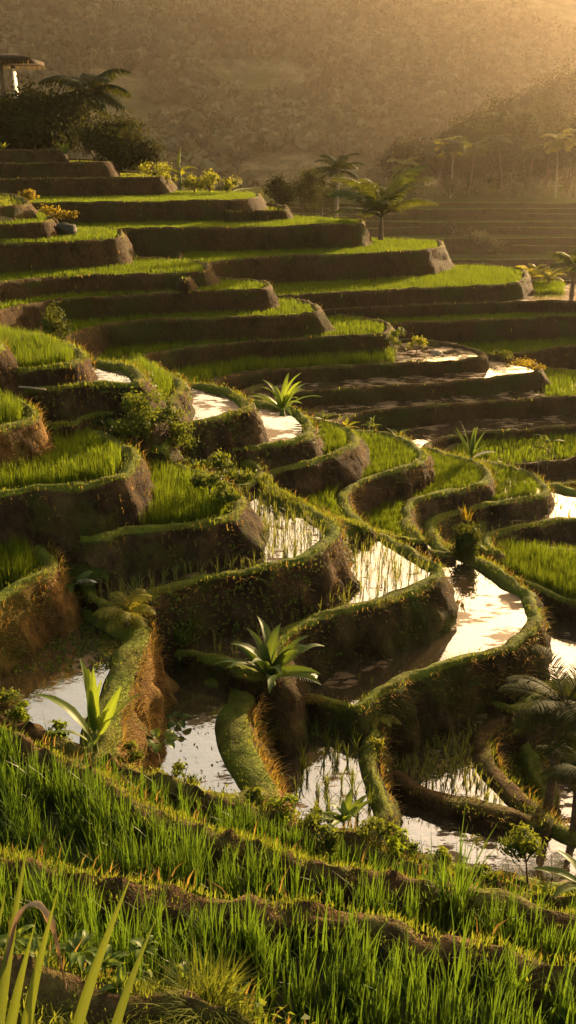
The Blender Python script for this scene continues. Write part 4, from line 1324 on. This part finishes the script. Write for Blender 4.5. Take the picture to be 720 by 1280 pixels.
# --- mid plants
shrub('small dark shrub in front of the curved left spur strip', at(75, 428, -6.2), .55, 1.25, 700, .22, 'shrub', 'shrub', 'shrub', None, .1, 8, .04, .36, aspect=.3)
leafplant('agave like plant with broad lit leaves above the crescent pool', atd(353, 516, 21.5), [(i * 2.4 + .4, RNG.uniform(.85, 1.15), 1.45 - .065 * i, -.35 + .06 * i, 1, .05) for i in range(17)], 'banana', 'agave', 'plant', .12, None, .15, stem_r=.07, fold=.5, petiole=.05, curl=1.8)
leafplant('fan of upright leaves with one white leaf behind the green lobes', atd(588, 584, 24.5), [(a, L, ar, dr, 1, .25) for a, L, ar, dr in [(2.5, 1.1, 1.25, -.95), (2.9, 1.05, 1.12, -.85), (2.0, 1.1, 1.4, -1.1), (3.4, 1.0, 1.3, -.9), (.8, 1.0, 1.35, -1.0), (1.2, .95, 1.4, -1.1), (.4, .9, 1.25, -.8), (.1, .7, 1.0, -.2), (4.4, .7, 1.1, -.2), (5.4, .7, 1.0, -.3)]] + [(0.0, .75, .6, .35, 1.2, .25, 'pale', 'whitish drooping leaf')], 'broad_dark', 'agave', 'plant', .28, None, .12, curl=1.8, stem_r=.05, fold=.4, petiole=.1)
shrub('cone shaped dark shrub with an orange tip on the long dyke', at(581, 692, -8.95), .3, 1.15, 2600, .1, 'shrub', 'shrub', 'shrub', None, -.22, 18, .03, .34)
tuft('orange flowering tip growing out of the cone shaped shrub', at(580, 694, -8.95) + np.array([0, 0, .95]), 26, .42, .035, 'yellow', 'flower_spike', 'flowers', .06, .25)
shrub('round yellow green bush on the tip of a dull green strip', at(521, 438, -7.6), .42, .55, 420, .1, 'bright', 'bush', 'bush', None, .02, 7, .02, .34)
shrub('dark weedy clump left of the round yellow green bush', at(492, 432, -7.3), .45, .7, 480, .12, 'weed', 'bush', 'bush', None, .02, 7, .02, .36)
shrub('yellow flowering bush on the muddy step edge', at(660, 464, -8.0), .6, .5, 420, .11, 'yellow', 'bush', 'bush', None, .02, 9, .02, .34)
shrub('pale grassy bush between the puddled tip and the yellow bush', at(628, 453, -8.2), .55, .5, 420, .12, 'seedling', 'bush', 'bush', None, .02, 8, .02, .34)
shrub('leggy sapling with sparse leaves behind the last green lobe', at(672, 592, -9.3), .4, .9, 160, .12, 'weed', 'sapling', 'sapling', None, .25, 7, .015, .3)
leafplant('thin sapling with two long leaves beside the shaded strip', at(684, 584, -9.3), [(2.9, .6, .5, .2, 1, .9), (.3, .6, .1, .5, 1, .85), (1.4, .5, .5, .2, 1, .7), (4.2, .45, .3, .4, 1, .6)], 'weed', 'sapling', 'sapling', .95, None, .1, stem_r=.015)
for k, (u, v, z, lab) in enumerate([(405, 528, -7.2, 'small leafy plant at the back of the first green lobe'), (432, 538, -7.4, 'small leafy plant at the tip of the first green lobe'), (466, 536, -8.4, 'dark rosette plant standing in the shaded mud'), (498, 548, -8.3, 'low plant behind the second green lobe'), (632, 588, -9.0, 'low bush behind the last green lobe')]):
    leafplant(lab, at(u, v, z), [(RNG.uniform(0, 6.28), RNG.uniform(.3, .6), RNG.uniform(.5, 1.3), RNG.uniform(-.2, .6), 1, .03) for _ in range(11)], 'weed' if k != 1 else 'bright', 'leafy_plant', 'plant', .06, 'small leafy plants behind the lobes', .09, stem_r=.015)
# shrubs on the slopes between the left pools
for (u, v, z, r, h, lab) in [(178, 520, -5.2, .42, .5, 'bush on the bank below the crescent pool at the left'), (200, 532, -5.5, .45, .55, 'bush between the two crescent pools'), (170, 548, -5.6, .4, .5, 'bush over the round rice lobe back edge'), (205, 562, -6.3, .42, .5, 'bush above the square rice plot'), (228, 556, -6.1, .4, .5, 'bush under the middle crescent pool'), (186, 575, -6.3, .35, .4, 'low bush at the corner of the square rice plot'), (262, 590, -6.6, .4, .45, 'bush on the weedy slope, upper one'), (295, 604, -6.7, .35, .4, 'bush on the weedy slope, lower one'), (262, 612, -6.1, .28, .35, 'low bush at the back of the square rice plot'), (282, 628, -6.3, .26, .32, 'bush on the tip of the square rice plot'),
                            (300, 745, -7.9, .42, .5, 'dark bush on the bank of the middle seedling pool'), (345, 735, -7.8, .42, .5, 'dark bush on the same bank, near the pool tip'), (262, 755, -7.9, .4, .45, 'dark bush on the same bank, lower end'), (385, 715, -7.6, .32, .4, 'dark bush near the tip of the middle pool bank'), (226, 800, -8.0, .28, .35, 'leafy bush by the corner of the curved pool')]:
    shrub(lab, at(u, v, z), r, h, 800, .09, 'weed', 'bush', 'bush', 'bushes on the terrace banks', .0, 8, .02, .36)
# left gully plants
fern('dark fern clump in the gully under the square plot', at(85, 735, -7.0), 13, .75, 'shrub')
fern('second dark fern behind the gully, against the wall', at(112, 712, -7.0), 11, .7, 'weed')
leafplant('drooping plant with a white leaf in the gully', at(92, 752, -7.2), [(.15, .45, .55, .55, .75, .3, 'pale', 'whitish leaf'), (1, .5, .8, .4, 1, .3), (2.6, .6, .7, .6, 1, .3), (3.6, .5, .6, .6, 1, .25), (5, .5, .7, .6, 1, .3), (.6, .65, .3, .5, .9, .3)], 'broad_dark', 'leafy_plant', 'plant', .35, None, .13, stem_r=.02)
palm('small golden tree fern beside the narrow pool', at(160, 788, -7.4), .3, .62, 14, (0, 0), .045, 'palm_gold_lit', 'trunk', 22, .2, .022, None, True, (.2, 1.3), (.3, .8), name='tree_fern')
tuft('dark grass tuft on the golden spur crest', at(168, 806, -7.5), 40, .28, .014, 'weed')
tuft('low green tuft behind the golden spur crest', at(195, 795, -7.7), 60, .22, .016, 'bank_grass')
shrub('bright low bush under the small tree fern', at(172, 785, -7.5), .22, .28, 420, .06, 'bank_grass', 'bush', 'bush', None, .0, 7, .012, .36)
# big broad leaf plant
leafplant('large broad leaf plant with a dead frond white with sun gloss between the pools', at(338, 850, -8.12), [(i * 2.4 + RNG.normal(0, .2), (1.18 - .03 * (i % 5)) * RNG.uniform(.85, 1.05), 1.48 - .05 * i, -.2 + .055 * i, RNG.uniform(.8, 1.15), .04) for i in range(19)], 'broad_dark', 'broad_leaf_plant', 'plant', .1, None, .19, stem_r=.08, fold=.45, petiole=.04, curl=2.0)
pl = [o for o in col.objects if o.name.startswith('broad_leaf_plant')][-1]
fg_ = frond_geo(.55, .55, 12, .22, .035, .35, .35, .008)
o = mk('frond', rot(np.concatenate(fg_.V), -.25, 0, .1) + np.array([.22, -.1, .22]), np.concatenate(fg_.Q), np.concatenate(fg_.T), M['pale'], np.concatenate(fg_.t), pl)
o['label'] = 'dead feathery frond, sun gloss painted white'
fg_ = frond_geo(.6, .5, 12, .2, .02, .5, .5, .008)
o = mk('dry_frond', rot(np.concatenate(fg_.V), .0, 0, .1), np.concatenate(fg_.Q), np.concatenate(fg_.T), M['straw'], np.concatenate(fg_.t))
o.location = at(366, 876, -8.95)
tag(o, 'dry straw coloured frond lying over the bund below the broad leaf plant', 'dead frond')
# stones along the curved pool
st_ = [(228, 847, .11), (238, 853, .10), (246, 849, .09), (222, 858, .12), (232, 864, .1), (219, 870, .12), (228, 877, .11), (214, 884, .12), (222, 891, .12), (212, 899, .12), (219, 906, .1), (211, 913, .12), (208, 925, .1), (225, 912, .07)]
sn = ['topmost', 'second', 'outlying', 'third', 'fourth', 'fifth', 'sixth', 'seventh', 'eighth', 'ninth', 'tenth', 'eleventh', 'lowest', 'smallest']
for k, (u, v, r) in enumerate(st_):
    V, Q = rock_mesh(r * .9, k + 20, 8, .45)
    o = mk('stone', V, Q, None, M['stone'], smooth=True)
    o.location = at(u, v, -8.5)
    tag(o, 'dark wet stone at the curved pool edge, %s of the row' % sn[k], 'stone', 'dark stones along the curved pool')
leafplant('bright taro plant at the lower end of the stones', at(200, 934, -8.1), [(a, .34, .9, .7, 1, .04) for a in (.2, 1.1, 2.0, 2.9, 3.8, 4.7, 5.6)], 'banana', 'taro_plant', 'plant', .06, None, .16, stem_r=.012, petiole=.35)
leafplant('darker taro plant behind the lower stones', at(222, 905, -8.4), [(a, .26, .8, .8, 1, .03) for a in (.5, 1.7, 2.9, 4.1, 5.3)], 'broad_dark', 'taro_plant', 'plant', .05, None, .14, stem_r=.012, petiole=.35)
# wall plants
fern('fern hanging on the wall of the large bright pool', at(466, 895, -9.35), 9, .5, 'palm_gold_lit', arch=(.1, .9), droop=(.4, 1.0))
fern('small bright fern on the dark wall under the large bright pool', at(590, 852, -9.5), 8, .3, 'weed', arch=(.2, 1.0))
shrub('yellow weed clump on the bund end below the wall fern', at(470, 945, -9.6), .2, .3, 260, .07, 'bright', 'bush', 'bush', None, .0, 6, .01, .36)
# banana in front
leafplant('light green banana plant with upright leaves above the foreground rice', at(120, 940, -7.25), [(2.35, 1.15, 1.35, -.75, 1.0, .12), (2.0, 1.0, 1.45, -1.1, 1.1, .12), (2.9, 1.1, 1.05, .25, 1.1, .1), (1.3, .9, 1.45, -1.1, 1.0, .12), (.25, .95, .95, -.2, 1.15, .1), (.9, .85, 1.3, -.9, .9, .12), (3.6, .7, .9, .3, .8, .08), (1.7, 1.05, 1.5, -1.1, .9, .12), (4.9, .6, 1.0, .4, .8, .08), (.5, .8, 1.15, -.4, .9, .1)], 'banana', 'banana_plant', 'plant', .3, None, .155, stem_r=.035, curl=1.7)
# leaning palm
pb = at(683, 1022, -10.6)
ptop = atd(706, 882, pb[1] + .1)
palm('leaning palm with ragged dark fronds over the lower pools', pb, ptop[2] - pb[2], 1.25, 17, (ptop[0] - pb[0], .1), .075, 'palm_dark', 'trunk', 34, .36, .022, None, True, (-.5, 1.15), (.2, .8), bark_top=.9, hang=.3)
pb = at(716, 1050, -10.6)
ptop = atd(722, 960, pb[1])
palm('short palm at the picture edge behind the leaning palm', pb, ptop[2] - pb[2], .8, 12, (ptop[0] - pb[0], 0), .07, 'palm_dark', 'trunk', 26, .26, .02, None, True, (-.3, 1.0), (.2, .8))
# small foreground trees
def zon(u, v, z):
    return at(u, v, z)
shrub('little spindly tree with drooping leaves in the foreground rice', at(399, 1092, -7.35), .2, .22, 260, .09, 'weed', 'sapling', 'small tree', None, .42, 7, .012, .36, lean=.06, aspect=.35)
leafplant('spiky agave behind the little spindly tree', at(430, 1030, -7.3), [(RNG.uniform(0, 6.28), RNG.uniform(.25, .45), RNG.uniform(.6, 1.3), RNG.uniform(-.3, .3), 1, .03) for _ in range(11)], 'banana', 'agave', 'plant', .04, None, .09, stem_r=.015, petiole=.05)
shrub('small tree with a dense ball of leaves in front of the pink pool', at(661, 1100, -7.3), .2, .34, 900, .075, 'weed', 'sapling', 'small tree', None, .3, 7, .013, .34, lean=-.08, aspect=.35)
t = thing('flower_plant', 'yellow topped flower on a thin stem before the pink pool', 'flower', at(592, 1094, -7.3))
tv, tq, tt = tube([[0, 0, -.05], [.02, 0, .2], [0, 0, .44]], [.006, .005, .004], 5)
mk('stem', tv, tq, tt, M['stem'], None, t)
n = 60
aa = RNG.uniform(0, 2 * PI, n)
rr_ = RNG.uniform(0, .11, n)
aa[0] = rr_[0] = 0
b = leafcloud(np.column_stack([np.cos(aa) * rr_, np.sin(aa) * rr_, .45 + RNG.normal(0, .012, n)]), .035, None, 2)
mk('flower_head', b[0], b[1], None, M['bright'], b[2], t)
for (u, v, hh, lab) in ((684, 1125, .62, 'bare twig standing before the pink pool near the edge'), (362, 1030, .3, 'short bare twig by the spiky agave')):
    tv, tq, tt = tube([[0, 0, -.05], [.02, 0, hh * .5], [-.03, 0, hh]], [.006, .005, .003], 5)
    o = mk('twig', tv, tq, tt, M['trunk'], smooth=True)
    o.location = at(u, v, -7.3)
    tag(o, lab, 'twig')
tuft('tallest bright grass tuft rising over the foreground rice', at(572, 1150, -6.6), 70, .95, .02, 'rice_fore', spread=.07, lean=.18)
tuft('tall bright grass tuft beside the tallest one', at(538, 1140, -6.7), 40, .7, .018, 'rice_fore', spread=.06, lean=.2)
for k, (u, v, r, lab) in enumerate([(352, 1022, .3, 'leafy hedge bush at the bund by the curved pool'), (395, 1034, .26, 'leafy bush under the spiky agave'), (470, 1050, .3, 'leafy bush on the bank in front of the floating weed pool'), (505, 1066, .26, 'dark leafy bush before the pink pool'), (230, 975, .24, 'leafy bush at the end of the stones'), (318, 1002, .22, 'bright leafy bush in front of the curved pool bund'), (30, 895, .25, 'leafy bush at the foot of the brown bank'), (8, 880, .28, 'leafy bush at the picture edge under the brown bank'), (165, 950, .25, 'leafy bush right of the banana plant'), (70, 920, .2, 'leafy bush left of the banana plant'), (545, 1085, .22, 'bright leafy bush at the pink pool corner'), (610, 1098, .2, 'low leafy bush near the yellow topped flower')]):
    r *= .75
    shrub(lab, at(u, v, -7.4), r, r * 1.2, 420, .06, 'weed' if k % 3 else 'rice', 'bush', 'bush', 'leafy bushes along the lowest foreground step', .0, 7, .012, .36)
leafplant('broad leaf reaching in at the picture edge above the foreground rice', at(735, 1118, -7.0), [(2.9, .6, .6, .2, 1, .05), (2.4, .5, .9, .1, 1, .05), (3.6, .5, .7, .4, 1, .05), (.4, .5, .8, .3, 1, .05)], 'banana', 'broad_leaf_plant', 'plant', .06, None, .14, stem_r=.012)

# corner plants
cb = at(48, 1362, -3.75)
def blade_leaf(parent, root, tipp, w, mat, bend, lab=None):
    root, tipp = np.asarray(root), np.asarray(tipp)
    s = np.linspace(0, 1, 15)[:, None]
    P = root * (1 - s) + tipp * s + np.array(bend) * np.sin(s * PI * .5) * (1 - s) * 2
    t = np.gradient(P, axis=0)
    view = -P / np.linalg.norm(P, axis=1)[:, None]
    sd = np.cross(t, view)
    sd /= np.linalg.norm(sd, axis=1)[:, None]
    nn = np.cross(sd, t)
    nn /= np.linalg.norm(nn, axis=1)[:, None]
    ww = w * (1 - s ** 2.2) * (.7 + .6 * np.sin(PI * np.clip(s * .8 + .12, 0, 1))) * .5 + .0008
    V = np.stack([P - sd * ww + nn * ww * .35, P, P + sd * ww + nn * ww * .35], 1).reshape(-1, 3) - np.asarray(parent.location)
    Q = [[i * 3 + j, i * 3 + j + 1, i * 3 + j + 4, i * 3 + j + 3] for i in range(14) for j in range(2)]
    ti = np.clip(np.repeat(np.linspace(.15, .75, 15), 3) + np.tile([0, .3, .05], 15) + RNG.normal(0, .08, 45), 0, 1)
    o = mk('leaf', V, Q, None, M[mat], ti, parent, smooth=True)
    if lab:
        o['label'] = lab
    return o


ip = thing('strap_leaf_plant', 'large strap leaved plant in the near corner with one curled brown leaf', 'plant', cb)
for (ru, rv, tu, tv_, Dt, w, mat, bend, lab) in [(70, 1400, 167, 1088, 2.75, .038, 'iris', (-.03, 0, .05), None), (115, 1400, 194, 1150, 2.7, .034, 'iris', (-.02, 0, .05), None),
                                           (20, 1400, 73, 1110, 2.65, .037, 'iris', (-.03, 0, .03), None), (-12, 1390, 37, 1042, 2.8, .036, 'iris', (-.02, 0, .02), None),
                                           (0, 1400, 45, 1150, 2.6, .038, 'iris', (-.03, 0, .02), None), (-30, 1380, 8, 1110, 2.7, .038, 'iris', (-.03, 0, .02), None)]:
    blade_leaf(ip, atd(ru, rv, 2.25), atd(tu, tv_, Dt), w, mat, bend, lab)
Kq = np.array([atd(u, v, D) for u, v, D in [(-4, 1360, 2.35), (4, 1250, 2.48), (14, 1175, 2.57), (27, 1141, 2.6), (44, 1133, 2.62), (58, 1146, 2.62), (68, 1172, 2.6), (75, 1203, 2.58), (83, 1236, 2.55)]])
tq_ = np.linspace(0, len(Kq) - 1.001, 40)
iq = tq_.astype(int)
fq_ = (tq_ - iq)[:, None]
k0, k1, k2, k3 = Kq[np.maximum(iq - 1, 0)], Kq[iq], Kq[np.minimum(iq + 1, 8)], Kq[np.minimum(iq + 2, 8)]
Pq = .5 * (2 * k1 + (k2 - k0) * fq_ + (2 * k0 - 5 * k1 + 4 * k2 - k3) * fq_ ** 2 + (3 * k1 - k0 - 3 * k2 + k3) * fq_ ** 3)
t_ = np.gradient(Pq, axis=0)
sd_ = np.cross(t_, -Pq)
sd_ /= np.linalg.norm(sd_, axis=1)[:, None]
ww = np.interp(tq_, [0, 2, 3.2, 4.2, 5.2, 6.2, 7, 8], [.008, .012, .014, .02, .021, .011, .007, .001])[:, None] * (1 + .15 * np.sin(tq_ * 5))[:, None]
V = np.stack([Pq - sd_ * ww, Pq + np.array([0, -.006, .008]), Pq + sd_ * ww * .8 + np.array([0, .012, .010])], 1).reshape(-1, 3) - cb
tt_ = np.clip(np.repeat(np.interp(tq_, [0, 2.8, 4.4, 6, 8], [.1, .3, 1, .35, .05]), 3) + RNG.normal(0, .1, 120), 0, 1)
o = mk('leaf', V, [[q * 3 + k, q * 3 + k + 1, q * 3 + k + 4, q * 3 + k + 3] for q in range(39) for k in (0, 1)], None, M['brownleaf'], tt_, ip, smooth=True)
o['label'] = 'curled dry brown leaf'
pts = [(100, 1195, .11), (132, 1212, .10), (52, 1200, .1), (20, 1178, .1), (150, 1240, .08), (230, 1230, .09), (180, 1190, .08)]
wl = ['leafy weed clump behind the strap leaves on the soil shelf', 'larger leafy weed clump near the grassy mound', 'leafy weed clump between the strap leaves', 'leafy weed at the picture edge on the soil shelf', 'small weed on the bare soil of the shelf', 'small weed at the foot of the grassy mound', 'small weed at the rim of the soil shelf']
for (u, v, r), lab in zip(pts, wl):
    leafplant(lab, at(u, v, -4.6), [(RNG.uniform(0, 6.28), r * RNG.uniform(1, 1.8), RNG.uniform(.3, 1.2), RNG.uniform(.1, .8), 1, .02) for _ in range(12)], 'banana', 'weed', 'weed', .03, 'leafy weeds on the soil shelf', .055, stem_r=.006, petiole=.1)
tuft('grassy mound of wiry blades at the rim of the soil shelf', at(260, 1262, -4.6), 420, .26, .008, 'bank_grass', 'grass_mound', 'grass tuft', .09, .8)
tuft('smaller wiry tuft on the soil shelf', at(205, 1250, -4.6), 160, .16, .007, 'bank_grass', 'grass_tuft', 'grass tuft', .06, .8)

# ------------------------------------------------------------------ light, sky, haze
SUN_AZ, SUN_EL = 35.0, 11.5
a, e = math.radians(SUN_AZ), math.radians(SUN_EL)
sd = Vector((math.sin(a) * math.cos(e), math.cos(a) * math.cos(e), math.sin(e)))
sl = bpy.data.lights.new('sun', 'SUN')
sl.energy = 5.0
sl.angle = math.radians(.6)
sl.color = (1.0, .69, .36)
so = bpy.data.objects.new('sun', sl)
col.objects.link(so)
so.rotation_euler = sd.to_track_quat('Z', 'Y').to_euler()
so.location = (60, 60, 80)

w = bpy.data.worlds.new('World')
scene.world = w
w.use_nodes = True
nt = w.node_tree
nt.nodes.clear()
sky = nt.nodes.new('ShaderNodeTexSky')
sky.sky_type = 'NISHITA'
sky.sun_disc = False
sky.sun_elevation = e
sky.sun_rotation = a
sky.altitude = 300
sky.air_density = 1.2
sky.dust_density = 5.0
sky.ozone_density = .6
mx = nt.nodes.new('ShaderNodeMix')
mx.data_type = 'RGBA'
mx.blend_type = 'MULTIPLY'
mx.inputs[0].default_value = 1.0
mx.inputs[7].default_value = (1.0, .78, .53, 1)
bg = nt.nodes.new('ShaderNodeBackground')
bg.inputs['Strength'].default_value = .14
out = nt.nodes.new('ShaderNodeOutputWorld')
nt.links.new(sky.outputs[0], mx.inputs[6])
nt.links.new(mx.outputs[2], bg.inputs[0])
nt.links.new(bg.outputs[0], out.inputs[0])

HZ = .000115
V, Q = box((60, 560, 82), (2400, 1300, 216))
hz = mk('haze', V, Q, None, None)
hm = bpy.data.materials.new('haze')
hm.use_nodes = True
hnt = hm.node_tree
hnt.nodes.clear()
pv = hnt.nodes.new('ShaderNodeVolumePrincipled')
pv.inputs['Color'].default_value = (1.0, .85, .66, 1)
pv.inputs['Density'].default_value = HZ
pv.inputs['Anisotropy'].default_value = .74
ho = hnt.nodes.new('ShaderNodeOutputMaterial')
hnt.links.new(pv.outputs[0], ho.inputs['Volume'])
hz.data.materials[0] = hm
tag(hz, 'warm evening haze filling the whole valley air', 'haze', None, 'stuff')

scene.view_settings.view_transform = 'Standard'
scene.view_settings.look = 'None'
scene.view_settings.exposure = 1.95
scene.view_settings.gamma = 1
scene.cycles.use_denoising = True
scene.cycles.max_bounces = 8
scene.cycles.volume_bounces = 0
scene.cycles.transparent_max_bounces = 8
scene.cycles.sample_clamp_indirect = 6
